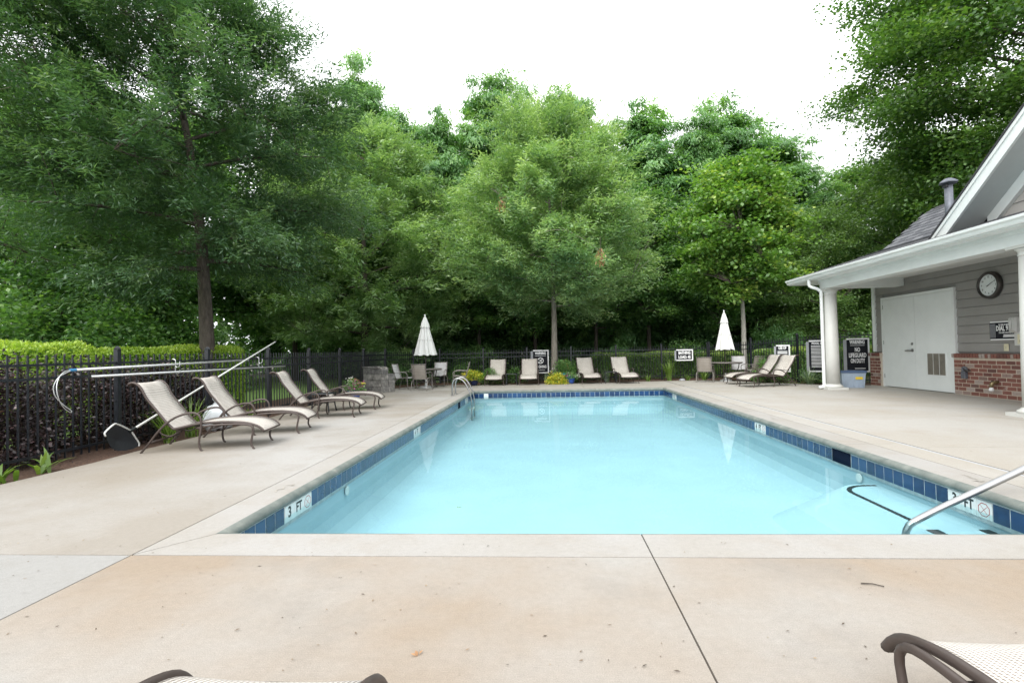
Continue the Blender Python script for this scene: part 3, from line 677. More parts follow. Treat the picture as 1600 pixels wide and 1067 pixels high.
for x, z in ((3.56, -.33), (3.14, -.33), (2.86, -.47)):
    b = MB()
    for i in range(10): b.add([(x-.0, 3.6+i*.1, 0), (x+.10, 3.6+i*.1, 0), (x+.10, 3.69+i*.1, 0), (x, 3.69+i*.1, 0)], [(0, 1, 2, 3)])
    b.build('nosing_tile', M['ink'], shell, (0, 0, z+.006))['kind'] = 'stuff'
wm = MB().add([(PX0, PY0-.02, WZ), (PX1, PY0-.02, WZ), (PX1, PY1, WZ), (PX0, PY1, WZ)], [(0, 1, 2, 3)])
struct(wm.build('water', M['water']))

# ================================================================== POOL HOUSE
house = thing('pool_house', 'grey pool house with brick base, white porch columns and double door', 'building', (9.7, 10, 0))
HX, HY = 9.7, 10.0
def hp(b, name, m, parent=None, smooth=False):     # part given in world coordinates
    o = b.build(name, m, parent or house, smooth=smooth)
    o.location = (-HX, -HY, 0) if parent is None else (0, 0, 0); return o
YE = 16.03
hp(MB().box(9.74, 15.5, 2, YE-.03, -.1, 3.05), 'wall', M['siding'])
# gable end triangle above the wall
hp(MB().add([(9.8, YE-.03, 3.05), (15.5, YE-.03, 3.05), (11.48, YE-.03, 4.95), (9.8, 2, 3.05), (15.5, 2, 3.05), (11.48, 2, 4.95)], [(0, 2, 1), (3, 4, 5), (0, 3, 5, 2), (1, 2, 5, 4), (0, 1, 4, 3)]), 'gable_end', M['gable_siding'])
# clapboards of the porch wall
zb = .985; sb = .205; DY0, DY1 = 12.98, 15.52
while zb < 2.98:
    zt = min(zb+sb, 3.02)
    for (a, b) in ((2, DY0-.07), (DY1+.07, YE-.12)) if zb < 2.47 else ((2, YE-.12),):
        bb = MB(); q0 = zb+.009; bb.add([(9.702, a, q0), (9.702, b, q0), (9.717, b, zt), (9.717, a, zt), (9.739, a, q0), (9.739, b, q0), (9.739, b, zt), (9.739, a, zt)], [(0, 3, 2, 1), (0, 1, 5, 4), (3, 7, 6, 2), (0, 4, 7, 3), (1, 2, 6, 5)])
        hp(bb, 'siding_board', M['siding'])
    zb += sb
hp(MB().box(9.68, 9.735, YE-.115, YE+.02, .99, 3.0), 'corner_board', M['white_paint'])
# brick base: mortar core, bricks one by one
BX = 9.60
hp(MB().box(BX+.004, 9.74, 7.0, DY0-.075, -.05, .87), 'mortar', M['mortar'])
hp(MB().box(BX+.004, 9.74, DY1+.07, YE+.05, -.05, .87), 'mortar', M['mortar'])
brick_me = MB().bbox(-.05, .05, -.5, .5, -.5, .5, .004).mesh('brick', M['brick'])
ch = .0895; bl = .232; nb = 0
for (ya, yb_) in ((7.6, DY0-.08), (DY1+.075, YE+.045)):
    for c in range(9):
        z = .012+c*ch+ch/2-.005; y = yb_-(bl*.5 if c % 2 else 0)
        if c % 2:
            y1, y0 = yb_, yb_-bl*.5+.012
            if y0 > ya-.1: meshob('brick', brick_me, house, (BX+.05+rnd.uniform(-.002, .002)-HX, (y0+y1)/2-HY, z), (0, 0, 0), (1, y1-y0, ch-.014)); nb += 1
        while y > ya+.05:
            y1 = y; y0 = max(ya, y-bl+.017)
            meshob('brick', brick_me, house, (BX+.05+rnd.uniform(-.003, .003)-HX, (y0+y1)/2-HY, z), (rnd.uniform(-.004, .004), 0, 0), (1, y1-y0, ch-.014)); nb += 1
            y -= bl
    y = yb_+.03
    while y > ya+.05:      # rowlock cap
        meshob('brick', brick_me, house, (BX+.035-HX, y-.035-HY, .868+.045), (0, R(-5), 0), (1.45, .060, .088)); nb += 1
        y -= .078
hp(MB().box(BX+.01, 9.72, 7.0, DY0-.05, .868, .95), 'mortar', M['mortar']); hp(MB().box(BX+.01, 9.72, DY1+.05, YE+.06, .868, .95), 'mortar', M['mortar'])
# double door
fr = MB(); fr.box(9.652, 9.735, DY0-.07, DY0, 0, 2.53).box(9.652, 9.735, DY1, DY1+.07, 0, 2.53).box(9.652, 9.735, DY0, DY1, 2.46, 2.53)
hp(fr, 'door_frame', M['white_paint'])
dl = hp(MB().box(9.66, 9.705, 14.253, DY1-.004, .02, 2.455), 'door', M['door_paint'])
drr = hp(MB().box(9.66, 9.705, DY0+.004, 14.247, .02, 2.455), 'door', M['door_paint'])
hp(MB().tube([(9.66, 14.36, 1.03), (9.60, 14.36, 1.03), (9.595, 14.44, 1.03), (9.60, 14.55, 1.02)], .018, 8), 'lever_handle', M['steel'], dl, True)
q = MB().lathe([(.045, 0), (.045, .012), (.03, .016)], 16).build('handle_rose', M['steel'], dl, (9.66, 14.36, 1.03)); q.rotation_euler = (0, -PI/2, 0)
q = MB().lathe([(.034, 0), (.034, .02), (.02, .026)], 14).build('deadbolt', M['steel'], dl, (9.66, 14.36, 1.20)); q.rotation_euler = (0, -PI/2, 0)
vt = MB().box(9.645, 9.66, 13.20, 13.85, .39, .98)
vf = hp(vt, 'vent_frame', M['white_paint'], drr)
for k in range(3):
    y0 = 13.23+k*.2
    for j in range(22):
        z = .42+j*.0245
        pass
    lv_ = MB()
    for j in range(22):
        z = .42+j*.0243; lv_.add([(9.643, y0, z), (9.643, y0+.18, z), (9.636, y0+.18, z+.018), (9.636, y0, z+.018)], [(0, 3, 2, 1)])
    lv_.box(9.6435, 9.6445, y0, y0+.18, .42, .95)
    hp(lv_, 'vent_louvre', M['vent_dark'], drr)
hg = MB()
for z in (.25, 1.2, 2.2): hg.box(9.652, 9.66, DY1-.012, DY1+.006, z, z+.11)
hp(hg, 'hinge', M['steel'], dl)
# porch: columns, beam, soffit, gutter, ceiling
ivory = plain('ivory_column_paint', (.54, .54, .51), .45, var=.05, vscale=2)
def column(cy):
    cxx = 7.85
    sh = MB().lathe([(.172, .14), (.170, .9), (.150, 2.62)], 28, (cxx, cy, 0)); c = hp(sh, 'column', ivory, smooth=True)
    hp(MB().lathe([(.235, .055), (.245, .075), (.238, .10), (.205, .115), (.195, .13), (.172, .15)], 28, (cxx, cy, 0)), 'column_base', ivory, c, True)
    hp(MB().box(cxx-.265, cxx+.265, cy-.265, cy+.265, 0, .055), 'plinth', ivory, c)
    hp(MB().lathe([(.152, 2.60), (.165, 2.625), (.152, 2.64), (.16, 2.68), (.195, 2.71), (.20, 2.73)], 28, (cxx, cy, 0)), 'column_capital', ivory, c, True)
    hp(MB().box(cxx-.215, cxx+.215, cy-.215, cy+.215, 2.73, 2.775), 'capital_slab', ivory, c)
column(14.82); column(8.88)
hp(MB().box(7.68, 8.02, 2, 15.02, 2.777, 3.04), 'beam', M['white_paint'])
hp(MB().box(8.02, 9.7, 14.66, 15.02, 2.777, 3.04), 'end_beam', M['white_paint'])
hp(MB().box(8.02, 9.705, 2, 14.66, 2.985, 3.0), 'porch_ceiling', M['ceiling_paint'])
hp(MB().box(7.40, 7.68, 2, 16.20, 3.03, 3.045), 'soffit', M['white_paint'])
hp(MB().box(7.68, 12.9, 15.02, 16.20, 3.03, 3.045), 'soffit', M['white_paint'])
hp(MB().box(7.655, 7.68, 2, 15.04, 2.965, 3.03), 'frieze_moulding', M['white_paint'])
gp = [(7.415, 3.045), (7.36, 3.05), (7.345, 3.075), (7.335, 3.11), (7.30, 3.135), (7.295, 3.175), (7.305, 3.18), (7.325, 3.165), (7.415, 3.165)]
g = MB(); k = len(gp); g.add([(x, 2, z) for x, z in gp]+[(x, 16.24, z) for x, z in gp], [(i, (i+1) % k, k+(i+1) % k, k+i) for i in range(k)]+[tuple(reversed(range(k))), tuple(range(k, 2*k))])
hp(g, 'gutter', M['white_paint'])
hp(MB().tube(smooth_path([(7.40, 15.02, 3.06), (7.40, 15.02, 2.93), (7.43, 15.0, 2.86), (7.56, 14.90, 2.78), (7.62, 14.86, 2.70), (7.63, 14.85, 2.6), (7.63, 14.85, 1.2), (7.63, 14.85, .16), (7.60, 14.84, .08), (7.48, 14.82, .055)], 3), .043, 10), 'downspout', M['white_paint'], smooth=True)
# roof: low porch slope, steeper main slope, cross gable over the porch
z_e, s1 = 3.185, .295
zx = lambda x: z_e+(x-7.33)*s1
rf = MB()
rf.add([(7.33, 2, z_e), (10.197, 2, zx(10.197)), (10.197, 16.25, zx(10.197)), (7.33, 16.25, z_e), (7.33, 2, z_e-.02), (7.33, 16.25, z_e-.02), (10.197, 16.25, zx(10.197)-.05)], [(0, 1, 2, 3), (4, 0, 3, 5), (3, 2, 6, 5)])
zr = 5.14
rf.add([(10.197, 2, zx(10.197)), (11.48, 2, zr), (11.48, 16.25, zr), (10.197, 16.25, zx(10.197)), (15.8, 16.25, 2.9), (15.8, 2, 2.9), (10.197, 16.25, zx(10.197)-.08), (11.48, 16.25, zr-.08)], [(0, 1, 2, 3), (1, 5, 4, 2), (3, 2, 7, 6)])
roof = hp(rf, 'roof', M['roof_dark'])
sh_me = MB().add([(0, -.5, .004), (0, .5, .004), (1, .5, .012), (1, -.5, .012), (0, -.5, .030), (0, .5, .030), (1, .5, .018), (1, -.5, .018)], [(4, 7, 6, 5), (0, 4, 5, 1), (1, 5, 6, 2), (3, 7, 4, 0)]).mesh('shingle', M['shingle'])
sl_len = math.hypot(11.48-10.197, zr-zx(10.197)); ang = math.atan2(zr-zx(10.197), 11.48-10.197)
rows = 10; ex = sl_len/rows; ns_ = 0
for i in range(rows):
    y = 16.25-(.17 if i % 2 else .0)
    while y > 12.2:
        d = i*ex; wdt = rnd.choice((.20, .28, .34)); y1 = min(y, 16.25)
        o = meshob('shingle', sh_me, roof, (10.197+d*math.cos(ang), y1-wdt/2, zx(10.197)+d*math.sin(ang)), (0, -ang, 0), (ex*1.2, wdt-.012, 1)); ns_ += 1
        y -= wdt
ang2 = math.atan(s1); 
for i in range(3):
    y = 16.25
    while y > 11.5:
        d = 2.2+i*.26; o = meshob('shingle', sh_me, roof, (7.33+d*math.cos(ang2), y-.15, z_e+d*math.sin(ang2)), (0, -ang2, 0), (.3, .29, 1)); y -= .302
hp(MB().add([(11.33, 15.9, zr-.10), (11.48, 15.9, zr+.05), (11.63, 15.9, zr-.04), (11.33, 2, zr-.10), (11.48, 2, zr+.05), (11.63, 2, zr-.04)], [(0, 3, 4, 1), (1, 4, 5, 2), (0, 1, 2)]), 'ridge_vent', M['roof_dark'], roof)
# cross gable: front rake plane at x=7.9, wall at x=8.5
yb0, zb0, sl2 = 10.95, 3.415, .795          # foot of the rake, slope
pk = 5.6; zp = zb0+(yb0-pk)*sl2
def rake(xa, xb, d0, d1, name, m, sides=(1,), foot=.25):
    """a board following the rake between offsets d0..d1 below the roof line"""
    for s in sides:
        f = lambda y: (y if s == 1 else 2*pk-y)
        b = MB(); ya, yk = yb0+foot, pk; h = lambda y: zb0+(yb0-y)*sl2
        vs = []
        for x in (xa, xb):
            for (y, d) in ((ya, d0), (yk, d0), (yk, d1), (ya, d1)): vs.append((x, f(y), h(y)-d))
        b.add(vs, [(0, 1, 2, 3), (7, 6, 5, 4), (0, 4, 5, 1), (3, 2, 6, 7), (0, 3, 7, 4), (1, 5, 6, 2)]); hp(b, name, m)
rake(7.86, 11.4, -.075, -.03, 'gable_roof', M['roof_dark'], (1, -1))
rake(7.875, 7.93, -.028, .045, 'rake_moulding', M['white_paint'], (1, -1))
rake(7.90, 7.95, .047, .26, 'rake_fascia', M['white_paint'], (1, -1), .12)
rake(7.95, 8.46, .225, .245, 'rake_soffit', plain('soffit_paint', (.50, .525, .52), .6, var=.03), (1, -1), -.05)
rake(8.44, 8.52, .25, .50, 'gable_frieze', M['white_paint'], (1, -1), -.55)
gwx = 8.525
zlow = lambda: zx(gwx)
nb_ = 0; z = zx(gwx)-.02
while z < zp-.35:
    z1 = z+.2; half = lambda zz: (zp-.3-zz)/sl2
    if half(z1) > 0:
        b = MB(); b.add([(gwx-.015, pk-half(z), z), (gwx-.015, pk+half(z), z), (gwx, pk+half(z1), z1), (gwx, pk-half(z1), z1)], [(0, 3, 2, 1)]); hp(b, 'siding_board', M['gable_siding'])
    z = z1
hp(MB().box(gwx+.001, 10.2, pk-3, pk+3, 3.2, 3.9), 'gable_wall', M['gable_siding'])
# vent pipe with a cap
vp = MB().tube([(9.70, 13.0, 3.6), (9.70, 13.0, 5.02)], .085, 12)
vo = hp(vp, 'vent_pipe', M['galv'], smooth=True)
hp(MB().lathe([(.095, 5.0), (.20, 5.03), (.20, 5.05), (.075, 5.14), (.02, 5.14)], 6, (9.70, 13.0, 0)), 'pipe_cap', M['galv'], vo)
hp(MB().box(9.6, 9.66, 12.93, 13.07, 4.93, 5.0), 'cap_opening_shade', M['roof_dark'], vo)  # solid dark block painted as the shade inside the hood
hp(MB().lathe([(.16, 4.0), (.10, 4.12)], 12, (9.70, 13.0, 0)), 'pipe_flashing', M['roof_dark'], vo)

# things on the porch wall
def wall_thing(name, label, cat, y, z, x=9.70): return thing(name, label, cat, (x, y, z), -PI/2)   # local +x runs along -y (to the right), local -y faces the pool... 
# local axes after rz=-90: local x -> world -y ; local y -> world +x ; so 'out' is local -y
ck = wall_thing('wall_clock', 'round wall clock with dark rim on the grey porch siding', 'clock', 11.92, 2.45)
o = MB().lathe([(.30, 0), (.30, .05), (.285, .085), (.255, .10), (.235, .08), (.235, .05)], 40).build('clock_rim', M['clock_rim'], ck, smooth=True); o.rotation_euler = (PI/2, 0, 0)
o = MB().lathe([(.236, .0), (.236, .055)], 40).build('clock_face', M['clock_face'], ck); o.rotation_euler = (PI/2, 0, 0)
FR = lambda x, z, d: frame((x, d, z), (1, 0, 0), (0, 0, 1))
for h_ in range(1, 13):
    a = PI/2-h_*PI/6
    text(str(h_), .058, M['ink'], ck, FR(.178*math.cos(a), .178*math.sin(a), -.0565), .9, .001, .0004)
def hand(a, l, w_, name):
    b = MB(); c, s = math.cos(a), math.sin(a); b.add([(-.05*c-w_*s, -.064, -.05*s+w_*c), (-.05*c+w_*s, -.064, -.05*s-w_*c), (l*c+w_*.4*s, -.064, l*s-w_*.4*c), (l*c-w_*.4*s, -.064, l*s+w_*.4*c)], [(0, 1, 2, 3)]); b.build(name, M['ink'], ck)
hand(PI/2-10.5/60*2*PI, .19, .008, 'minute_hand'); hand(PI/2-(2+10.5/60)*PI/6+.06, .12, .010, 'hour_hand')
dg = wall_thing('emergency_sign', 'black DIAL 911 sign with striped edge on the porch wall', 'sign', 11.58, 1.45)
MB().box(-.40, .40, -.018, -.001, -.175, .175).build('sign_face', M['sign_black'], dg)
fb = MB().box(-.38, .40, -.024, -.0, .176, .20).box(-.38, .40, -.024, -.0, -.20, -.176); fb.build('sign_border', M['sign_white'], dg)
st = MB()
for k in range(5): st.box(-.385+k*.028, -.372+k*.028, -.0195, -.017, -.15, .15)
st.build('printed_stripe', M['sign_back'], dg)
text('IN CASE OF EMERGENCY', .045, M['sign_white'], dg, FR(.0, .125, -.0195), .68, .001)
text('DIAL 911', .15, M['sign_white'], dg, FR(-.045, .045, -.0195), 1, .005, fit=.37)
text('YOU ARE LOCATED AT', .045, M['sign_white'], dg, FR(.0, -.045, -.0195), .74, .001)
bl_ = MB()
for z, a, b in ((-.095, -.06, .20), (-.128, -.07, .21)): bl_.box(a, b, -.0195, -.0175, z-.011, z+.011)
bl_.build('small_print', M['sign_white'], dg)
ph = wall_thing('wall_phone', 'grey wall phone handset mounted over the emergency sign', 'phone', 11.27, 1.555, 9.69)
pb = MB(); pb.add([(-.075, -.12, -.16), (.075, -.12, -.16), (.075, -.12, .16), (-.075, -.12, .16), (-.06, -.165, -.11), (.06, -.165, -.11), (.06, -.165, .13), (-.06, -.165, .13), (-.075, 0, -.16), (.075, 0, -.16), (.075, 0, .16), (-.075, 0, .16)],
       [(4, 5, 6, 7), (0, 1, 5, 4), (1, 2, 6, 5), (2, 3, 7, 6), (3, 0, 4, 7), (8, 9, 1, 0), (9, 10, 2, 1), (10, 11, 3, 2), (11, 8, 0, 3)]); pb.build('phone_cover', M['phone'], ph)
MB().tube([(.0, -.17, -.10), (.0, -.185, 0), (.0, -.17, .12)], .02, 8).build('handset', M['phone'], ph, smooth=True)
lk = wall_thing('lock_box', 'small grey metal lock box under the wall phone', 'box', 11.16, 1.27, 9.69)
MB().bbox(-.13, .13, -.10, 0, -.14, .14, .008).build('box_body', M['phone'], lk); MB().box(-.05, .11, -.105, -.1005, -.11, .09).build('box_label', M['almond'], lk)
MB().box(.0, .09, -.108, -.1055, -.08, -.02).build('box_print', M['brass'], lk)
sw = wall_thing('outlet_cover', 'almond outlet cover plate on siding above the brick', 'outlet', 11.60, 1.09, 9.703)
MB().bbox(-.055, .055, -.018, 0, -.075, .075, .006).build('cover_plate', M['almond'], sw); MB().box(-.008, .008, -.022, -.0185, -.008, .008).build('screw', M['steel'], sw)
ho = wall_thing('outdoor_outlet', 'grey metal outlet box with conduit on the brick base', 'outlet', 12.56, .47, 9.60)
MB().bbox(-.06, .06, -.075, 0, -.08, .08, .008).build('box_body', M['galv'], ho)
MB().tube(smooth_path([(-.01, -.05, .08), (-.01, -.06, .15), (.05, -.06, .17), (.09, -.05, .12)], 3), .03, 8).build('conduit', M['galv'], ho, smooth=True)
MB().lathe([(.05, 0), (.05, .03)], 12, (.10, -.04, .09)).build('conduit_fitting', M['clock_rim'], ho)
fc = wall_thing('hose_bib', 'brass hose faucet with pale vacuum breaker on the brick base', 'faucet', 11.72, .29, 9.60)
MB().tube([(0, 0, .06), (0, -.09, .06), (0, -.13, .03), (0, -.14, -.05)], .035, 10).build('faucet_body', M['brass'], fc, smooth=True)
MB().tube([(-.07, -.06, .0), (-.075, -.07, .05), (-.07, -.06, .10)], .012, 8).build('faucet_handle', M['ink'], fc)
MB().lathe([(.04, -.12), (.045, -.09), (.03, -.05)], 12, (0, -.14, 0)).build('vacuum_breaker', M['sign_white'], fc)
tt = thing('storage_tote', 'clear blue plastic storage tote with lid beside the porch column', 'storage bin', (8.62, 15.32, 0), R(-14))
b = MB(); hw, hd, hh = .30, .21, .42
b.add([(-hw*.88, -hd*.86, 0), (hw*.88, -hd*.86, 0), (hw*.88, hd*.86, 0), (-hw*.88, hd*.86, 0), (-hw, -hd, hh), (hw, -hd, hh), (hw, hd, hh), (-hw, hd, hh)], [(3, 2, 1, 0), (0, 1, 5, 4), (1, 2, 6, 5), (2, 3, 7, 6), (3, 0, 4, 7)])
for k in range(5): b.box(-hw*.75+k*.11, -hw*.75+k*.11+.018, -hd-.004, -hd*.88, .04, hh-.05)
b.build('tote_body', M['tote'], tt); MB().bbox(-hw-.025, hw+.025, -hd-.02, hd+.02, hh, hh+.06, .012).build('tote_lid', M['tote_lid'], tt)
MB().add([(.04, -hd-.006, .24), (.22, -hd-.006, .24), (.22, -hd-.012, .31), (.04, -hd-.012, .31)], [(0, 1, 2, 3)]).build('yellow_label', M['yellow'], tt)

# ================================================================== FENCES
picket_me = MB().box(-.008, .008, -.008, .008, 0, 1).mesh('picket', M['black_metal'])
post_me = MB().box(-.032, .032, -.032, .032, 0, 1).lathe([(.052, 1.0), (.052, 1.012), (.02, 1.03)], 4).mesh('post', M['black_metal'])
def fence(label, posts, pitch, h0=1.325, h1=1.325, base0=.03, base1=.03, ground=-.04):
    p0 = Vector((*posts[0], 0)); root = thing('metal_fence', label, 'fence', p0)
    tot = sum((Vector(b)-Vector(a)).length for a, b in zip(posts, posts[1:])); run = 0
    hz = lambda s: h0+(h1-h0)*s/tot
    for i, p in enumerate(posts):
        meshob('post', post_me, root, (p[0]-p0.x, p[1]-p0.y, ground), (0, 0, 0), (1, 1, hz(run)+.075-ground))
        if i == len(posts)-1: break
        a, b = Vector(posts[i]), Vector(posts[i+1]); L_ = (b-a).length; d = (b-a)/L_; an = math.atan2(d.y, d.x)
        za, zb_ = hz(run), hz(run+L_)
        for dz in (.12, .285, 1.21):
            y = .0135; nrm = Vector((-d.y, d.x)); A = a+d*.033-Vector(p0[:2]); B = b-d*.033-Vector(p0[:2]); bb = MB(); vs = []
            for c, z in ((A, (za-dz) if dz < 1 else base0+.09), (B, (zb_-dz) if dz < 1 else base1+.09)):
                for (o_, u_) in ((-.015, -.015), (.015, -.015), (.015, .015), (-.015, .015)): vs.append((c.x+nrm.x*o_, c.y+nrm.y*o_, z+u_))
            bb.add(vs, [(0, 1, 5, 4), (1, 2, 6, 5), (2, 3, 7, 6), (3, 0, 4, 7)]); bb.build('rail', M['black_metal'], root)
        n = round(L_/pitch)
        for k in range(1, n):
            c = a+d*(L_*k/n); z1 = za+(zb_-za)*k/n
            meshob('picket', picket_me, root, (c.x-p0.x, c.y-p0.y, base0), (0, 0, an), (1, 1, z1-base0))
        run += L_
    return root
LP = [(-6.12, 3.04), (-6.12, 5.02), (-6.12, 7.0), (-6.11, 8.95), (-6.09, 10.96), (-6.1, 12.92), (-6.1, 14.9), (-6.1, 16.9), (-6.0, 18.9)]
fence('black metal picket fence running along the left side behind the loungers', LP, .117, base0=.02)
BP = [(-6.0, 18.96), (-5.3, 20.3), (-4.4, 21.1), (-2.595, 21.1), (-.81, 21.1), (.985, 21.1), (2.785, 21.1), (4.59, 21.1), (6.395, 21.1)]
fence('black metal picket fence across the back of the pool deck', BP, .105, 1.30, 1.30)
RP = [(6.45, 21.05), (7.45, 19.45), (8.42, 18.0), (9.10, 17.1), (9.95, 16.32)]
fence('black metal picket fence rising towards the pool house corner', RP, .105, 1.32, 1.62)

# ================================================================== SIGNS on the fence
def fence_sign(label, c, rz, w_, h_, board):
    """local -y faces the pool; a grey board stands a little to the left behind the printed panel"""
    s = thing('fence_sign', label, 'sign', c, rz)
    MB().box(-w_/2-board, w_/2-board*1.2, -.010, .0, -h_/2+.01, h_/2-.045).build('back_board', M['sign_back'], s)
    MB().box(-w_/2, w_/2, -.019, -.0105, -h_/2, h_/2).build('sign_border', M['sign_white'], s)
    MB().box(-w_/2-.005+.002, w_/2-.045, -.0215, -.0195, -h_/2+.045, h_/2-.045).build('sign_face', M['sign_black'], s)
    return s
T = lambda x, z: frame((x, -.0225, z), (1, 0, 0), (0, 0, 1))
def bars(s, rows, name='small_print'):
    b = MB()
    for x0, x1, z, t in rows: b.box(x0, x1, -.0235, -.0218, z-t/2, z+t/2)
    b.build(name, M['sign_white'], s)
s = fence_sign('black WARNING NO DIVING sign behind the second lounger on the back fence', (-.235, 20.98, .79), 0, .63, .94, .10)
text('WARNING', .15, M['sign_white'], s, T(-.02, .335), 1, .006, fit=.44); bars(s, [(-.24, .20, .235, .013)], 'printed_line')
ns = MB(); n = 28
for ra, rb in ((.125, .10),):
    ns.add([(ra*math.cos(2*PI*k/n), -.0228, ra*math.sin(2*PI*k/n)) for k in range(n)]+[(rb*math.cos(2*PI*k/n), -.0228, rb*math.sin(2*PI*k/n)) for k in range(n)], [(k, n+k, n+(k+1) % n, (k+1) % n) for k in range(n)])
for a in (R(45), R(135)):
    c_, s_ = math.cos(a)*.10, math.sin(a)*.10; e = .012; ns.add([(-c_-e, -.0232, -s_), (-c_+e, -.0232, -s_), (c_+e, -.0232, s_), (c_-e, -.0232, s_)], [(0, 1, 2, 3)])
ns.box(-.05, .05, -.0238, -.0225, -.075, -.06).box(-.02, .045, -.0244, -.0236, -.01, .03)
ns.build('no_diving_symbol', M['sign_white'], s, (-.02, 0, .04))
text('NO DIVING', .15, M['sign_white'], s, T(-.02, -.21), 1, .006, fit=.46); bars(s, [(-.12, .16, -.335, .016)])
s = fence_sign('low black BATHING LOAD: 45 sign on the back fence', (5.47, 20.98, .935), 0, .65, .45, .07)
text('BATHING', .165, M['sign_white'], s, T(-.01, .085), 1, .007, fit=.46); text('LOAD: 45', .165, M['sign_white'], s, T(-.01, -.085), 1, .007, fit=.47)
def on_fence(t, z, off=.05):
    a, b = Vector(RP[0]), Vector(RP[-1]); return a, b
an_r = math.atan2(RP[3][1]-RP[1][1], RP[3][0]-RP[1][0])
s = fence_sign('narrow black sign reading USE OF behind the right pair of loungers', (8.02, 18.15, .79), R(-32), .42, .92, .07)
text('USE OF', .13, M['sign_white'], s, T(-.02, .35), 1, .006, fit=.24); bars(s, [(-.17, .13, .235, .03), (-.17, .13, .18, .035), (-.17, .13, .125, .012), (-.10, .06, .02, .10), (-.15, .12, -.12, .05), (-.12, .1, -.24, .03)])
s = fence_sign('black POOL RULES sign with small print beside the porch column', (8.78, 17.22, .865), R(-30), .66, 1.02, .08)
text('POOL RULES', .095, M['sign_white'], s, T(-.02, .405), 1, .004, fit=.46)
rows_ = []
z = .325
for i in range(16):
    x1 = rnd.uniform(.0, .22) if i % 3 == 0 else rnd.uniform(.15, .25); rows_.append((-.27, x1, z, .016 if i % 4 else .022)); z -= .045
bars(s, rows_)
s = fence_sign('tall black WARNING NO LIFEGUARD ON DUTY sign above the storage tote', (9.46, 16.42, .885), R(-14), .60, 1.04, .09)
text('WARNING', .15, M['sign_white'], s, T(-.02, .395), 1, .006, fit=.40); bars(s, [(-.21, .17, .30, .012)], 'printed_line')
for t_, z in (('NO', .165), ('LIFEGUARD', -.005), ('ON DUTY', -.175)): text(t_, .18, M['sign_white'], s, T(-.02, z), 1, .006, fit={'NO': .14, 'LIFEGUARD': .46, 'ON DUTY': .38}[t_])
bars(s, [(-.10, .18, -.40, .018)])

# ================================================================== LOUNGERS
PROF = smooth_path([(.0, 0, .915), (.05, 0, .935), (.11, 0, .915), (.165, 0, .85), (.205, 0, .765), (.25, 0, .69), (.33, 0, .585), (.47, 0, .40), (.56, 0, .305)], 3)
SEAT = smooth_path([(.56, 0, .300), (.66, 0, .318), (.82, 0, .352), (1.0, 0, .370), (1.2, 0, .374), (1.42, 0, .362), (1.57, 0, .334), (1.675, 0, .288), (1.73, 0, .23)], 3)
def strip(b, path, hw, th=.006, sag=.012):
    m = len(path); ny = 5; vs = []
    for lay in (0, 1):
        for p in path:
            for j in range(ny):
                q = -1+2*j/(ny-1); vs.append((p.x, q*hw, p.z-sag*(1-q*q)-lay*th))
    fs = []
    for i in range(m-1):
        for j in range(ny-1):
            a = i*ny+j; fs.append((a, a+ny, a+ny+1, a+1)); k = m*ny; fs.append((k+a, k+a+1, k+a+ny+1, k+a+ny))
    k = m*ny
    for i in range(m-1):
        a = i*ny; fs.append((a, k+a, k+a+ny, a+ny)); a += ny-1; fs.append((a, a+ny, k+a+ny, k+a))
    for j in range(ny-1):
        fs.append((j, j+1, k+j+1, k+j)); a = (m-1)*ny+j; fs.append((a, k+a, k+a+1, a+1))
    b.add(vs, fs)
def make_lounger():
    r = thing('sun_lounger', 'x', 'sun lounger', group='sling loungers around the pool')
    b = MB(); strip(b, PROF, .292); b.build('backrest_sling', M['sling'], r, smooth=True)
    b = MB(); strip(b, SEAT, .292); b.build('seat_sling', M['sling'], r, smooth=True)
    for s in (-1, 1):
        y = .308*s
        MB().tube([(p.x, y, p.z) for p in PROF+SEAT[1:]], .017, 8).build('side_rail', M['bronze'], r, smooth=True)
        y2 = .345*s
        MB().tube(smooth_path([(.17, y2, 0), (.26, y2, .11), (.40, y2, .29), (.55, y2, .425), (.70, y2, .495), (.83, y2, .515), (.905, y2, .48), (.935, y2, .40), (.925, y2, .26), (.905, y2, .12), (.92, y2, .03), (.945, y2, .0)], 3), .0145, 8).build('arm_leg', M['bronze'], r, smooth=True)
        MB().tube(smooth_path([(.86, y, .30), (1.05, y2*.985, .335), (1.35, y2, .345), (1.54, y2, .330), (1.605, y2, .28), (1.59, y2, .18), (1.575, y2, .08), (1.60, y2, .02), (1.62, y2, 0)], 3), .0145, 8).build('front_leg', M['bronze'], r, smooth=True)
    for x, z in ((.005, .905), (.60, .285), (1.38, .325), (1.725, .23), (.30, .14), (.92, .30)):
        hw = .345 if x in (.30, .92) else .308
        MB().tube([(x, -hw, z), (x, hw, z)], .013, 8).build('cross_bar', M['bronze'], r, smooth=True)
    MB().tube(smooth_path([(.45, -.25, .40), (.36, -.25, .26), (.50, -.25, .20), (.62, -.25, .28)], 3), .01, 6).build('recline_bracket', M['bronze'], r, smooth=True)
    MB().tube(smooth_path([(.45, .25, .40), (.36, .25, .26), (.50, .25, .20), (.62, .25, .28)], 3), .01, 6).build('recline_bracket', M['bronze'], r, smooth=True)
    return r
lg = make_lounger(); first = [True]
def lounger(fx, fy, deg, label):
    """fx,fy: middle of the front feet"""
    o = lg if first[0] else copy_tree(lg); first[0] = False
    a = R(deg); o.location = (fx-1.61*math.cos(a), fy-1.61*math.sin(a), 0); o.rotation_euler.z = a; tag(o, label, 'sun lounger', 'sling loungers around the pool'); return o
lounger(-4.045, 7.125, 9.5, 'tan sling lounger nearest the skimmer net on the left deck')
lounger(-4.055, 8.41, 11, 'tan sling lounger in front of the white plastic bag on the left deck')
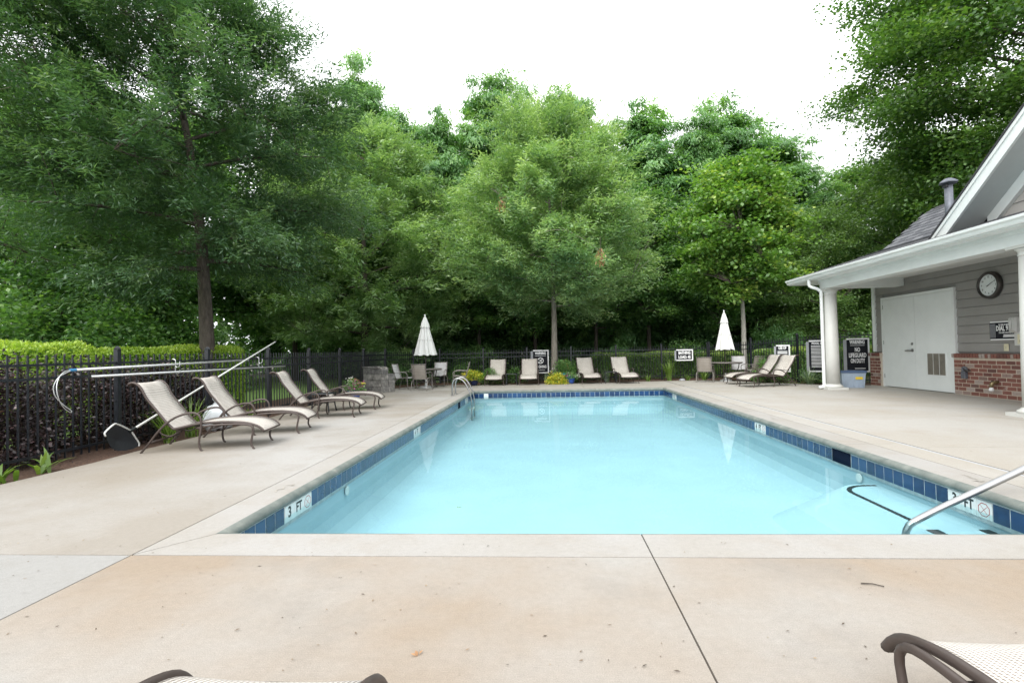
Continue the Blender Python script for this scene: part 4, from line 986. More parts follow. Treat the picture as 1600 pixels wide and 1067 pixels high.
lounger(-3.90, 10.41, 10, 'tan sling lounger between the dark side table and the plastic bag, left row')
lounger(-3.92, 11.74, 10, 'tan sling lounger nearest the grey stone stack in the left row')
lounger(-1.93, 18.72, -91, 'tan sling lounger beside the navy pot of yellow flowers, facing the pool')
lounger(-.67, 18.69, -90, 'tan sling lounger in front of the WARNING NO DIVING sign')
lounger(1.60, 18.78, -84, 'tan sling lounger beside the cobalt blue flower pot at the back')
lounger(2.90, 18.60, -84, 'tan sling lounger in front of the clipped dark hedge at the back')
rl1 = lounger(6.02, 17.42, 187, 'tan sling lounger nearer the patio table on the right deck')
rl2 = lounger(6.02, 16.15, 195, 'tan sling lounger with strap across its back, nearer the porch column')
lounger(-.83, 1.45, 90, 'tan sling lounger close to the camera, barely showing at the bottom left')
lounger(1.42, 1.71, 90, 'tan sling lounger close to the camera at the bottom right corner')
MB().tube([(.415, -.315, .475), (.405, 0, .485), (.415, .315, .475)], .008, 6).build('strap', M['ink'], rl2)

# ================================================================== PATIO SETS
def make_chair(fabric, cap):
    r = thing('patio_chair', 'x', 'patio chair', group='patio chairs around the umbrella tables')
    sp = smooth_path([(.24, 0, .395), (.20, 0, .41), (.0, 0, .395), (-.17, 0, .385), (-.20, 0, .41), (-.25, 0, .56), (-.31, 0, .76), (-.335, 0, .865), (-.35, 0, .88)], 3)
    b = MB(); strip(b, sp, .225, .005, .012); b.build('sling', fabric, r, smooth=True)
    for s in (-1, 1):
        y = .238*s; y2 = .275*s
        MB().tube([(p.x, y, p.z) for p in sp], .0125, 7).build('side_rail', cap, r, smooth=True)
        MB().tube(smooth_path([(-.27, y, .60), (-.16, y2, .585), (.02, y2, .60), (.17, y2, .585), (.235, y2, .52), (.235, y2, .38), (.25, y2, .15), (.27, y2, 0)], 3), .0125, 7).build('arm_leg', cap, r, smooth=True)
        MB().tube(smooth_path([(-.10, y, .385), (-.20, y2, .30), (-.27, y2, .12), (-.31, y2, 0)], 3), .0125, 7).build('rear_leg', cap, r, smooth=True)
    for x, z in ((.16, .385), (-.19, .375), (-.345, .872)): MB().tube([(x, -.245, z), (x, .245, z)], .011, 6).build('cross_bar', cap, r, smooth=True)
    return r
chA = make_chair(M['sling_grey'], M['grey_frame']); chB = make_chair(M['sling_front_lit'], M['grey_frame']); us = set()
def chair(src, x, y, deg, label):
    o = copy_tree(src) if src.name in us else src; us.add(src.name)
    o.location = (x, y, 0); o.rotation_euler.z = R(deg); tag(o, label, 'patio chair', 'patio chairs around the umbrella tables')
chair(chB, -4.98, 17.75, -8, 'front-lit sling patio chair left of the table by the stone stack')
chair(chA, -4.20, 17.15, 84, 'taupe patio chair with its back to the camera at the left table')
chair(chB, -4.05, 19.15, -94, 'front-lit patio chair behind the left umbrella table, facing the pool')
chair(chA, -3.08, 18.25, 186, 'taupe patio chair right of the left umbrella table, seen from the side')
chair(chA, 5.58, 18.72, 68, 'taupe patio chair left of the right umbrella table, back turned')
chair(chB, 6.95, 19.35, -112, 'front-lit patio chair behind the right umbrella table')
chair(chA, 7.25, 18.85, 118, 'taupe patio chair right of the right umbrella table, back turned')
def make_table():
    r = thing('patio_table', 'x', 'patio table', group='round umbrella tables')
    MB().lathe([(.03, .655), (.575, .655), (.59, .662), (.59, .672), (.575, .68), (.03, .68)], 36).build('table_top', M['grey_frame'], r, smooth=False)
    MB().lathe([(.55, .63), (.56, .655), (.54, .655)], 36).build('table_rim', M['dark_frame'], r)
    for k in range(4):
        a = PI/4+k*PI/2; c, s_ = math.cos(a), math.sin(a)
        MB().tube(smooth_path([(.46*c, .46*s_, .65), (.42*c, .42*s_, .45), (.34*c, .34*s_, .25), (.44*c, .44*s_, .0)], 3), .016, 7).build('leg', M['dark_frame'], r, smooth=True)
    b = MB(); b.tube([(.36*math.cos(2*PI*k/24), .36*math.sin(2*PI*k/24), .22) for k in range(25)], .011, 6, False); b.build('leg_ring', M['dark_frame'], r, smooth=True)
    return r
tb = make_table(); tb.location = (-4.33, 18.3, 0); tag(tb, 'round dark patio table under the left closed umbrella')
t2 = copy_tree(tb); t2.location = (6.36, 18.95, 0); t2.rotation_euler.z = .3; tag(t2, 'round dark patio table under the right closed umbrella')
def make_umbrella(zoff=0):
    r = thing('patio_umbrella', 'x', 'patio umbrella', group='closed white patio umbrellas')
    MB().lathe([(.24, 0), (.24, .05), (.10, .085), (.045, .10), (.035, .30), (.02, .30)], 24).build('umbrella_base', M['alu'], r, smooth=False)
    MB().tube([(0, 0, .05), (0, 0, 2.56)], .022, 10).build('pole', M['dark_frame'], r, smooth=True)
    n = 64; b = MB(); lev = [(1.19, .42), (1.30, .385), (1.55, .315), (1.85, .23), (2.1, .165), (2.22, .13)]; vs = []
    for i, (z, rr) in enumerate(lev):
        for k in range(n):
            a = 2*PI*k/n; f = abs(math.sin(4*a+.4)); fold = .60+.40*f
            vs.append((rr*fold*math.cos(a+.10*(1-i/6)), rr*fold*math.sin(a+.10*(1-i/6)), z-(.035*f*(1 if i == 0 else .2))+(.012*math.sin(11*a) if i == 0 else 0)))
    b.add(vs, [(i*n+k, i*n+(k+1) % n, (i+1)*n+(k+1) % n, (i+1)*n+k) for i in range(len(lev)-1) for k in range(n)]); b.build('canopy', M['canvas'], r, smooth=True)
    b = MB(); vs = []; lev = [(2.17, .175), (2.30, .135), (2.45, .075), (2.54, .035), (2.565, .005)]
    for i, (z, rr) in enumerate(lev):
        for k in range(n):
            a = 2*PI*k/n; f = abs(math.sin(4*a+.4)); vs.append((rr*(.82+.18*f)*math.cos(a), rr*(.82+.18*f)*math.sin(a), z-.02*f*(i == 0)))
    b.add(vs, [(i*n+k, i*n+(k+1) % n, (i+1)*n+(k+1) % n, (i+1)*n+k) for i in range(len(lev)-1) for k in range(n)]); b.build('vent_cap', M['canvas'], r, smooth=True)
    MB().tube([(.268*math.cos(2*PI*k/30), .268*math.sin(2*PI*k/30), 1.72+.015*math.sin(4*PI*k/30)) for k in range(31)], .008, 5, False).build('tie_strap', M['canvas'], r, smooth=True)
    MB().lathe([(.012, 2.54), (.03, 2.575), (.026, 2.61), (.008, 2.63)], 12).build('finial', M['sign_white'], r, smooth=True)
    return r
um = make_umbrella(); um.location = (-4.33, 18.3, 0); tag(um, 'closed white umbrella through the left patio table near the stone stack')
u2 = copy_tree(um); u2.location = (6.36, 18.95, 0); u2.rotation_euler.z = .5; u2.scale = (.83, .83, .965); tag(u2, 'closed white umbrella through the right patio table near the maple')
def make_side_table():
    r = thing('side_table', 'x', 'side table', group='small dark side tables')
    MB().bbox(-.22, .22, -.22, .22, .40, .42, .02).build('table_top', M['black_metal'], r)
    for sx in (-1, 1):
        for sy in (-1, 1): MB().tube(smooth_path([(.19*sx, .19*sy, .40), (.175*sx, .175*sy, .2), (.205*sx, .205*sy, 0)], 3), .014, 7).build('leg', M['black_metal'], r, smooth=True)
    MB().tube([(-.18, -.18, .2), (.18, .18, .2)], .008, 6).tube([(-.18, .18, .2), (.18, -.18, .2)], .008, 6).build('stretcher', M['black_metal'], r)
    return r
sdt = make_side_table(); sdt.location = (-1.30, 18.95, 0); tag(sdt, 'small dark side table in front of the back fence, left of the NO DIVING sign')
for (x, y, l_) in ((2.30, 19.05, 'small dark side table between the two loungers by the dark hedge'), (-4.92, 11.1, 'small dark side table between two loungers on the left deck')):
    o = copy_tree(sdt); o.location = (x, y, 0); tag(o, l_)

# ================================================================== OTHER THINGS ON THE DECK
ss = thing('stone_stack', 'stack of rough grey stone blocks at the left back corner of the deck', 'stone stack', (-5.28, 16.22, 0), 0)
A = Vector((-.80, .50, 0)).normalized(); B = Vector((.45, .89, 0)).normalized()
def stone(a0, a1, b0, b1, z0, z1, j=.012):
    def P(a, b, z): return A*(a+rnd.uniform(-j, j))+B*(b+rnd.uniform(-j, j))+Vector((0, 0, z+rnd.uniform(-j, j)*.6))
    b = MB(); vs = [P(a, bb, z) for z in (z0, z1) for bb in (b0, b1) for a in (a0, a1)]
    b.add(vs, [(0, 1, 3, 2), (4, 6, 7, 5), (0, 4, 5, 1), (2, 3, 7, 6), (0, 2, 6, 4), (1, 5, 7, 3)]); b.build('stone_block', M['stone'], ss)
z = 0
for i, hgt in enumerate((.20, .20, .20, .19)):
    for a0, a1 in ((.0, .46), (.468, .93)) if i % 2 == 0 else ((.0, .28), (.288, .70), (.708, .93)):
        stone(a0, a1, .0 if i < 2 else .02, .30, z, z+hgt-.006)
    if i < 3: stone(0, .40, .308, .60, z, z+hgt-.006); stone(.41, .93, .308, .60, z, z+hgt-.006)
    z += hgt
stone(.18, .96, -.02, .34, z, z+.055, .02); stone(-.02, .17, .0, .26, z-.02, z+.03, .02)
def flower_pot(name, label, loc, r0, h, potm, blooms, fol_r, fol_h, seed, green=M['lf_ivy'], n=500):
    root = thing(name, label, 'flower pot', loc)
    MB().lathe([(r0*.62, 0), (r0*.85, h*.35), (r0, h*.85), (r0*1.06, h*.9), (r0*1.06, h), (r0*.9, h), (r0*.88, h*.9)], 24).build('pot', potm, root, smooth=True)
    meshob('greenery', bush_mesh(seed, fol_r, fol_r, fol_h, n, .06, .035, green, per=6, spread=.06), root, (0, 0, h*.8))['kind'] = 'stuff'
    for i, (m, k, off, sz) in enumerate(blooms):
        me = bush_mesh(seed+i+5, fol_r*1.05*sz, fol_r*1.05*sz, fol_h*1.05*sz, k, .045, .04, m, per=5, spread=.035)
        meshob('blossoms', me, root, (off[0], off[1], h*.82+off[2]))['kind'] = 'stuff'
    return root
flower_pot('flower_pot', 'blue pot with pink and white flowers behind the last left lounger', (-5.28, 13.85, 0), .17, .26, M['blue_pot'],
           [(M['lf_pink'], 130, (.10, 0, .10), .62), (M['lf_white'], 150, (-.14, .02, .0), .7), (M['lf_white'], 50, (-.08, 0, .30), .3), (M['lf_yellow'], 20, (.22, 0, .2), .2), (M['lf_brown'], 20, (0, 0, .3), .2)], .24, .34, 21)
flower_pot('flower_pot', 'navy pot overflowing with yellow flowers beside the left chairs', (-2.72, 19.15, 0), .17, .24, M['navy_pot'], [(M['lf_yellow'], 900, (-.05, 0, 0), 1.0)], .38, .34, 31, M['lf_lime'], 700)
flower_pot('flower_pot', 'cobalt blue pot with white and magenta blooms in the middle', (.86, 19.15, 0), .17, .28, M['blue_pot'], [(M['lf_pink'], 80, (-.05, 0, .02), .7), (M['lf_white'], 90, (.12, 0, .0), .8)], .22, .18, 41)
flower_pot('flower_pot', 'teal planter with tall mixed greenery behind the yellow lantana', (.62, 19.6, 0), .20, .36, M['teal_pot'], [(M['lf_brown'], 50, (.0, 0, .28), .4), (M['lf_white'], 30, (-.3, 0, .1), .4)], .36, .62, 51, M['lf_ivy'], 900)
yl = thing('flowering_bush', 'round yellow flowering bush at the foot of the middle trunk', 'flowers', (.36, 19.08, -.02))
meshob('greenery', bush_mesh(61, .36, .30, .40, 800, .06, .04, M['lf_lime'], per=6, spread=.06), yl)['kind'] = 'stuff'
meshob('blossoms', bush_mesh(62, .385, .32, .43, 1500, .045, .042, M['lf_yellow'], per=6, spread=.05), yl)['kind'] = 'stuff'
# white plastic bag leaning in the bed
bg_ = thing('plastic_bag', 'white plastic bag slumped in the bed between the first two loungers', 'plastic bag', (-5.84, 8.85, -.03))
bg_.scale = (1.1, 1.1, 1.15)
rg = np.random.default_rng(5); n = 22; vs = []; lev = [(0, .10), (.03, .20), (.12, .24), (.24, .22), (.34, .16), (.40, .07), (.43, .05), (.50, .11)]
for i, (z, rr) in enumerate(lev):
    for k in range(n):
        a = 2*PI*k/n; f = 1+.16*math.sin(3*a+i)+.10*math.sin(7*a+2*i)+rg.uniform(-.06, .06); vs.append((rr*f*math.cos(a)*.8, rr*f*math.sin(a), z+.03*math.sin(5*a+i)))
MB().add(vs, [(i*n+k, i*n+(k+1) % n, (i+1)*n+(k+1) % n, (i+1)*n+k) for i in range(len(lev)-1) for k in range(n)]).build('bag_body', M['bag'], bg_, smooth=True)
MB().add([(.15, -.16, .12), (.15, -.04, .11), (.17, -.05, .19), (.16, -.15, .2)], [(0, 1, 2, 3)]).build('red_print', M['red_ink'], bg_)
MB().tube([(.1, -.05, .44), (.08, -.02, .56), (.03, .04, .60)], .006, 5).build('bag_tie', M['sign_white'], bg_)
# pool tools on the fence
hk = thing('rescue_hook', 'white shepherd hook pole hanging on the left fence', 'pole', (-6.0, 6.16, 1.13))
MB().tube([(0, 0, 0), (0, 3.89, .055)], .017, 10).build('pole', M['alu'], hk, smooth=True)
MB().tube(smooth_path([(0, 0, 0), (0.02, -.10, -.01), (.06, -.22, -.07), (.10, -.30, -.19), (.11, -.29, -.32), (.09, -.21, -.44), (.05, -.10, -.51), (0.02, -.03, -.53), (0, .0, -.52)], 4), .006, 6).tube(smooth_path([(0, 0, 0), (0.01, -.06, -.02), (0, -.17, -.08), (-.02, -.22, -.19), (-.02, -.20, -.31), (-.01, -.10, -.43), (0, -.02, -.50), (0, .0, -.52)], 4), .006, 6).build('hook', M['alu'], hk, smooth=True)
MB().tube([(0, -.02, 0), (0, .06, .001)], .019, 10).build('hook_socket', plain('blue_plastic', (.05, .22, .42), .4), hk)
tp_ = thing('telescopic_pole', 'plain white telescopic pole hanging lower on the left fence', 'pole', (-6.0, 6.42, 1.035))
MB().tube([(0, 0, 0), (0, 5.08, -.02)], .017, 10).build('pole', M['alu'], tp_, smooth=True)
MB().tube([(0, -.012, 0), (0, .012, 0)], .0185, 10).build('end_cap', M['ink'], tp_)
for y, zz in ((8.05, 1.0), (10.5, .98)):
    h = thing('pole_hanger', 'white hook bracket on the left fence at %s pole end' % ('the left' if y < 9 else 'the far'), 'bracket', (-6.06, y, 0))
    MB().tube(smooth_path([(-.03, 0, 1.24), (.02, 0, 1.22), (.02, 0, 1.13), (.05, 0, 1.105), (.09, 0, 1.13), (.095, 0, 1.2)], 3), .006, 6).tube(smooth_path([(.02, 0, 1.13), (.02, 0, 1.02), (.05, 0, 1.0), (.09, 0, 1.02), (.095, 0, 1.06)], 3), .006, 6).build('hanger_wire', M['alu'], h)
sk = thing('skimmer_net', 'black leaf skimmer net on a white pole leaning on the left fence', 'pool net', (-5.86, 6.72, 0))
P0 = Vector((0, .22, .255)); P1 = Vector((-.02, 4.15, 1.56)); MB().tube([P0, P1], [.016, .013], 10).build('pole', M['pole'], sk, smooth=True)
MB().tube([P0-Vector((0, .05, .02)), P0+Vector((0, .06, .02))], .022, 10).build('pole_socket', M['ink'], sk)
rimp = [(.0, .20, .25), (.01, .05, .33), (.02, -.06, .378), (.03, -.12, .38), (.03, -.22, .325), (.03, -.265, .285), (.03, -.25, .245)]
rim2 = [(.0, .20, .25), (.01, .27, .14), (.02, .32, .05), (.03, .30, .012)]
MB().tube(smooth_path(rimp, 3), .012, 8).tube(smooth_path(rim2, 3), .012, 8).build('net_rim', M['pole'], sk, smooth=True)
ring = [Vector(p) for p in rimp]+[Vector(p) for p in [(.03, -.21, .15), (.03, -.15, .06), (.03, -.05, .01), (.03, .08, -.01), (.03, .2, -.01)]]+[Vector(p) for p in reversed(rim2[1:])]
cN = sum(ring, Vector())/len(ring); vs = []
for k, f in ((.985, 1.0), (.82, .8), (.5, .55), (.0, .0)):
    for p in ring: vs.append(cN+(p-cN)*k+Vector((-.06, -.02, -.02))*(1-k))
m_ = len(ring); MB().add(vs, [(i*m_+k, i*m_+(k+1) % m_, (i+1)*m_+(k+1) % m_, (i+1)*m_+k) for i in range(3) for k in range(m_)]).build('net', M['net'], sk, smooth=True)
# ladder and hand rail
ld = thing('pool_ladder', 'stainless ladder with curved rails at the left far corner', 'pool ladder', (-2.72, 15.05, 0))
for y in (-.27, .27):
    MB().tube(smooth_path([(-.02, y, 0), (-.02, y, .28), (.02, y, .42), (.12, y, .49), (.25, y, .46), (.36, y, .35), (.46, y, .15), (.52, y, -.05), (.535, y, -.3), (.535, y, -1.0)], 4), .021, 10).build('ladder_rail', M['steel'], ld, smooth=True)
    MB().lathe([(.055, 0), (.055, .012), (.03, .02)], 14, (-.02, y, 0)).build('escutcheon', M['steel'], ld)
for z in (-.42, -.70, -.95): MB().box(.46, .56, -.27, .27, z, z+.03).build('tread', M['white_tile'], ld)
hr = thing('hand_rail', 'stainless hand rail sloping over the right coping into the steps', 'hand rail', (2.75, 4.4, 0))
MB().tube(smooth_path([(.10, 0, -.80), (.10, 0, -.42), (.105, 0, -.30), (.125, 0, -.245), (.17, 0, -.20), (.4, 0, -.08), (.9, 0, .16), (1.5, 0, .45), (1.9, 0, .64), (2.05, 0, .69), (2.16, 0, .66), (2.2, 0, .55), (2.2, 0, 0)], 4), .0265, 12).build('rail_tube', M['steel'], hr, smooth=True)
MB().lathe([(.06, 0), (.06, .012), (.035, .02)], 14, (2.2, 0, 0)).build('escutcheon', M['steel'], hr)
# worn depth stencils on the coping
for x, y, l_, rz in ((-2.50, 4.75, 'left coping near the 3 FT tile', PI/2), (-2.52, 9.2, 'left coping at the middle of the pool', PI/2), (3.82, 5.0, 'right coping by the hand rail', -PI/2), (3.82, 9.15, 'right coping at the middle of the pool', -PI/2)):
    t_ = thing('worn_stencil', 'worn grey depth stencil on the '+l_, 'marking', (x, y, .003), rz)
    b = MB()
    for (x0, y0, x1, y1) in ((-.12, .02, -.05, .045), (-.05, .045, -.02, .0), (-.02, 0, .05, .03), (.08, -.03, .16, -.01), (.1, -.05, .12, .04)):
        d = Vector((x1-x0, y1-y0, 0)).normalized(); nn = Vector((-d.y, d.x, 0))*.007; p = Vector((x0, y0, 0)); q = Vector((x1, y1, 0)); b.add([p-nn, q-nn, q+nn, p+nn], [(0, 1, 2, 3)])
    b.build('paint_stroke', M['worn_ink'], t_)
# leaf litter and twigs on the near slabs, one leaf on the water
rg = np.random.default_rng(11)
P = []; 
for _ in range(720):
    x, y = rg.uniform(-4.5, 3.5), rg.uniform(1.2, 3.5)
    if rg.random() < .4: x, y = rg.uniform(-5.5, -2.7), rg.uniform(3.2, 9)
    if rg.random() < .12: x, y = rg.uniform(4.5, 9), rg.uniform(4, 14)
    if PX0-.1 < x < PX1+.1 and y > PY0-.15: y = PY0-.2-rg.random()
    P.append((x, y, .004+rg.uniform(0, .003)))
P = np.array(P); D = np.stack([rg.normal(size=len(P)), rg.normal(size=len(P)), rg.normal(0, .06, len(P))], 1)
N = np.tile([0, 0, 1.], (len(P), 1))+rg.normal(0, .25, (len(P), 3))
tag(meshob('leaf_litter', leaf_mesh('leaf_litter', P, D, N, .006+.024*rg.random(len(P))**2.5, .004+.006*rg.random(len(P)), rg.random(len(P)), leaf('dry_litter', (.03, .02, .012), (.12, .075, .04), (.28, .2, .12), trans=.1))), 'scattered dry leaf bits on the concrete', kind='stuff')
def single_leaf(label, x, y, z, s, m, rz):
    root = thing('fallen_leaf', label, 'leaf', (x, y, z), rz)
    me = leaf_mesh('leaf_blade', np.array([[0, 0, 0], [.0, .005, .002], [.01, -.01, .003]])*s, np.array([[1, 0, .05], [.7, .6, .1], [.6, -.7, .15]]), np.tile([0, .1, 1.], (3, 1)), np.array([.06, .045, .04])*s, np.array([.022, .016, .014])*s, np.array([.4, .6, .5]), m)
    meshob('leaf_blade', me, root)
single_leaf('dark curled leaf floating on the pool near the front edge', .05, 3.96, WZ+.004, .75, M['ink'], .4)
single_leaf('green leaf floating on the left half of the pool', -.85, 4.75, WZ+.004, .8, M['lf_blade'], 1)
single_leaf('brown leaf lying on the tan slab left of the joint', -.56, 2.12, .004, .7, M['lf_brown'], 2)
single_leaf('pale leaf on the tan slab near the right foreground lounger', 1.32, 1.86, .004, .55, M['lf_yellow'], .3)
tw = thing('fallen_twig', 'short dark twig on the tan slab right of the long joint', 'twig', (1.6, 2.82, .006), -.35)
MB().tube([(0, 0, 0), (.05, .004, .004), (.10, 0, 0)], [.004, .003, .003], 5).build('twig_stick', M['bark'], tw)

# ================================================================== PLANTING
# burgundy shrubs just behind the left fence
pm = [bush_mesh(70+i, .95, .62, 1.30, 15000, .050, .032, M['lf_purple'], per=12, spread=.13, bias=-.05) for i in range(2)]
def stems_mesh(seed, h, sp, n=12):
    rg = np.random.default_rng(seed); b = MB()
    for i in range(n):
        a = rg.uniform(0, 2*PI); b.tube([(rg.normal(0, .06), rg.normal(0, .06), -.06), (sp*.4*math.cos(a), sp*.4*math.sin(a), h*.45), (sp*math.cos(a)*.9, sp*math.sin(a)*.9, h*.85)], [.02, .013, .005], 4, False)
    return b.mesh('stems', M['bark'])
pst = stems_mesh(3, 1.3, .7)
for i, (x, y, s_) in enumerate(((-7.15, 3.2, 1.0), (-7.1, 4.7, 1.02), (-7.05, 6.1, 1.0), (-7.0, 7.5, .98), (-7.05, 8.9, .95), (-7.15, 10.0, .62))):
    o = thing('burgundy_shrub', 'burgundy leaved shrub in the dark row behind the left fence', 'shrub', (x, y, -.05), i*1.1, 'burgundy shrubs behind the left fence'); o.scale = (s_, s_, s_)
    meshob('foliage', pm[i % 2], o)['kind'] = 'stuff'; meshob('stems', pst, o)['kind'] = 'stuff'
# lime clipped hedges
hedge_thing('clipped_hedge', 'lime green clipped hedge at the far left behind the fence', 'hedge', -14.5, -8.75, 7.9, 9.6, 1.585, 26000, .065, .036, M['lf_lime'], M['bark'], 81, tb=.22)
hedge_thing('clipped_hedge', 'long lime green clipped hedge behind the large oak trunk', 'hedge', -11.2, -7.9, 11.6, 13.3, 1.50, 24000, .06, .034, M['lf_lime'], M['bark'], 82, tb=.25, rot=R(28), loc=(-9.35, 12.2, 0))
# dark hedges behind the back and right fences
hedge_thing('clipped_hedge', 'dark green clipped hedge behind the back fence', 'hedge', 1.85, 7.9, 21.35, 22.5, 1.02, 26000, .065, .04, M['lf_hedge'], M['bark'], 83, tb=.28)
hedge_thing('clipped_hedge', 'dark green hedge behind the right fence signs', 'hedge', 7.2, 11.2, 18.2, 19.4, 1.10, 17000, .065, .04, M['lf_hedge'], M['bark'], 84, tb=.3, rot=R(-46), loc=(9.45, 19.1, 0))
sm_ = [bush_mesh(90+i, .55, .5, .85, 2600, .07, .04, M['lf_ivy'], per=8, spread=.10) for i in range(2)]; sst = stems_mesh(8, .8, .35, 8)
shr = [(-5.9, 20.9, .9, 'leafy green shrub behind the fence right of the stone stack'), (-3.6, 21.75, .9, 'leafy green shrub behind the fence behind the left table'), (-2.2, 19.85, .75, 'loose green shrub beside the navy flower pot'), (-1.3, 20.75, .75, 'loose green shrub behind the fence between two loungers'),
       (.75, 20.6, .8, 'loose green shrub behind the NO DIVING sign'), (1.0, 20.35, .9, 'bushy green shrub left of the third back lounger'), (7.65, 18.35, 1.0, 'bushy green shrub behind the right loungers'), (8.9, 17.75, .9, 'green shrub between two signs on the right fence')]
for i, (x, y, s_, l_) in enumerate(shr):
    o = thing('leafy_shrub', l_, 'shrub', (x, y, -.05), i*.9, 'shrubs along the fence'); o.scale = (s_, s_, s_)
    meshob('foliage', sm_[i % 2], o)['kind'] = 'stuff'; meshob('stems', sst, o)['kind'] = 'stuff'
for i, (x, y, n, h, sp, mm, l_, wd_, ar) in enumerate([
    (-5.78, 7.55, 46, .72, .45, 'lf_blade', 'tall grassy daylily clump behind the nearest left lounger', .022, .5),
    (-5.80, 8.10, 40, .80, .45, 'lf_blade', 'grassy daylily clump beside the white plastic bag', .022, .5),
    (-5.80, 5.15, 12, .30, .24, 'lf_blade', 'broad leaved hosta at the left bed edge in front', .055, .55),
    (-5.82, 5.62, 12, .34, .26, 'lf_blade', 'second broad leaved hosta behind the front one', .055, .55),
    (-5.88, 9.9, 14, .34, .26, 'lf_blade', 'small green plant behind the second left lounger', .04, .6),
    (4.7, 20.3, 60, .92, .5, 'lf_blade', 'tall bright daylily clump under the BATHING LOAD sign', .026, .45),
    (5.35, 20.2, 24, .34, .22, 'lf_blade', 'small yellow green tuft right of the tall daylily', .03, .5),
    (3.85, 20.1, 26, .36, .35, 'lf_blade', 'low yellow green tuft right of the fourth back lounger', .03, .6),
    (2.3, 20.2, 34, .62, .34, 'lf_blue', 'grey green iris clump behind the dark side table', .035, .3),
    (-.02, 20.3, 26, .48, .3, 'lf_blue', 'grey green iris clump at the foot of the NO DIVING sign', .035, .35),
    (6.0, 20.2, 30, .50, .35, 'lf_blade', 'daylily clump behind the right table chair', .028, .5),
    (8.25, 16.95, 70, .66, .62, 'lf_blue', 'arching variegated lily clump beside the porch column', .042, .75),
    (8.62, 16.62, 50, .56, .55, 'lf_blue', 'second arching lily clump under the POOL RULES sign', .042, .75)]):
    blade_plant('lily_clump' if 'hosta' not in l_ else 'hosta', l_, 'plant', (x, y, -.04), n, h, sp, M[mm], wd_, ar, 100+i)
rk = thing('bed_stone', 'small pale rock at the bed edge below the BATHING LOAD sign', 'rock', (5.1, 20.0, -.03))
MB().lathe([(.02, 0), (.11, .0), (.12, .04), (.07, .085), (.015, .09)], 9).build('rock', M['sign_back'], rk, smooth=True)

# ---- trees
spire = prof_pts([(0, .55), (.06, 1.0), (.2, .97), (.4, .86), (.6, .66), (.8, .41), (.92, .2), (1, .03)])
oakp = lambda w_: prof_pts([(0, .55*w_), (.12, .85*w_), (.3, 1.0*w_), (.5, .92*w_), (.7, .68*w_), (.86, .40*w_), (.96, .16*w_), (1, .04*w_)])
make_tree('willow_oak', 'large dark willow oak with thick trunk behind the left fence', (-8.15, 12.0, -.1), 11.6, 4.0, prof_pts([(0, 2.8), (.1, 3.7), (.3, 4.2), (.55, 3.9), (.8, 2.7), (1, .5)]), .20, 30, 5600, 44, .135, .030, M['lf_oak_dark'], M['bark'], 'spray', 11,
          (-6, 50), .30, (-1.4, 0), .22, open_=.16, droop=.16, inner=.3, bough=14, bsize=.5)
make_tree('willow_oak', 'broad mid green willow oak behind the left end of the back fence', (-8.6, 24.0, -.1), 12.4, 1.9, oakp(5.6), .22, 30, 4200, 32, .22, .056, M['lf_oak'], M['bark'], 'spray', 12, (-5, 60), .36, lumpy=.18, droop=.15)
make_tree('willow_oak', 'light green willow oak rising from the middle of the back bed', (.28, 19.85, -.05), 10.2, 3.4, oakp(3.85), .135, 30, 4400, 34, .18, .044, M['lf_oak_light'], M['bark_grey'], 'spray', 13, (0, 62), .32, lumpy=.16, droop=.10)
make_tree('maple_tree', 'young maple with pale slim trunk behind the right umbrella', (7.95, 21.5, -.05), 8.9, 3.9, prof_pts([(0, 1.1), (.1, 1.75), (.3, 2.15), (.5, 1.95), (.7, 1.4), (.88, .75), (1, .15)]), .12, 22, 1000, 38, .15, .13, M['lf_maple'], M['bark_pale'], 'flat', 14, (5, 55), .27, lumpy=.3, droop=.05, open_=.1, tintbias=0)
make_tree('maple_tree', 'big dark maple towering behind the pool house roof', (18.8, 21.0, -.1), 19.0, 6.2, prof_pts([(0, 3.0), (.15, 5.0), (.4, 6.1), (.65, 5.6), (.85, 3.8), (1, .8)]), .36, 32, 5200, 46, .135, .118, M['lf_bigmaple'], M['bark'], 'flat', 15, (5, 55), .40, lumpy=.3, droop=.06, open_=.12, bsize=.6, bough=16)
# far row of feathery spires: two built, the others copies
def spire_tree(seed, label):
    return make_tree('feathery_conifer', label, (0, 0, 0), 18.5, 2.2, lambda t: 3.3*spire(t), .22, 40, 3400, 33, .30, .075, M['lf_redwood'], M['bark'], 'droop', seed, (-4, 50), .42, lumpy=.26, droop=.10, group='feathery conifers in the far row', open_=.12, bough=14, bsize=.55)
spA = spire_tree(16, 'x'); spB = spire_tree(17, 'x')
far_row = [(-12.0, 33, 1.14, 'slender conifer spire showing over the broad left willow oak'), (-8.6, 31.5, .90, 'shorter conifer just right of the slender left spire'), (-6.2, 30.5, .88, 'conifer with loose top left of the tall middle spire'), (-3.25, 33, 1.06, 'tall conifer spire left above the light willow oak'),
           (-.9, 35, 1.05, 'conifer spire peeping over the top of the light willow oak'), (1.8, 33.5, 1.0, 'conifer spire right of the light willow oak top'), (6.3, 33, .93, 'wide topped conifer right of the light willow oak'), (9.2, 31.5, .84, 'lower conifer between two wide topped ones'),
           (12.0, 34, .95, 'wide conifer rising behind the young maple'), (15.0, 34, .82, 'conifer right shoulder of the crown behind the maple'), (16.2, 30.5, .58, 'small conifer near the pool house gutter end'), (4.0, 30.5, .62, 'low conifer filling the gap right of the middle trunk'), (-15.5, 31, .9, 'conifer half hidden by the dark willow oak')]
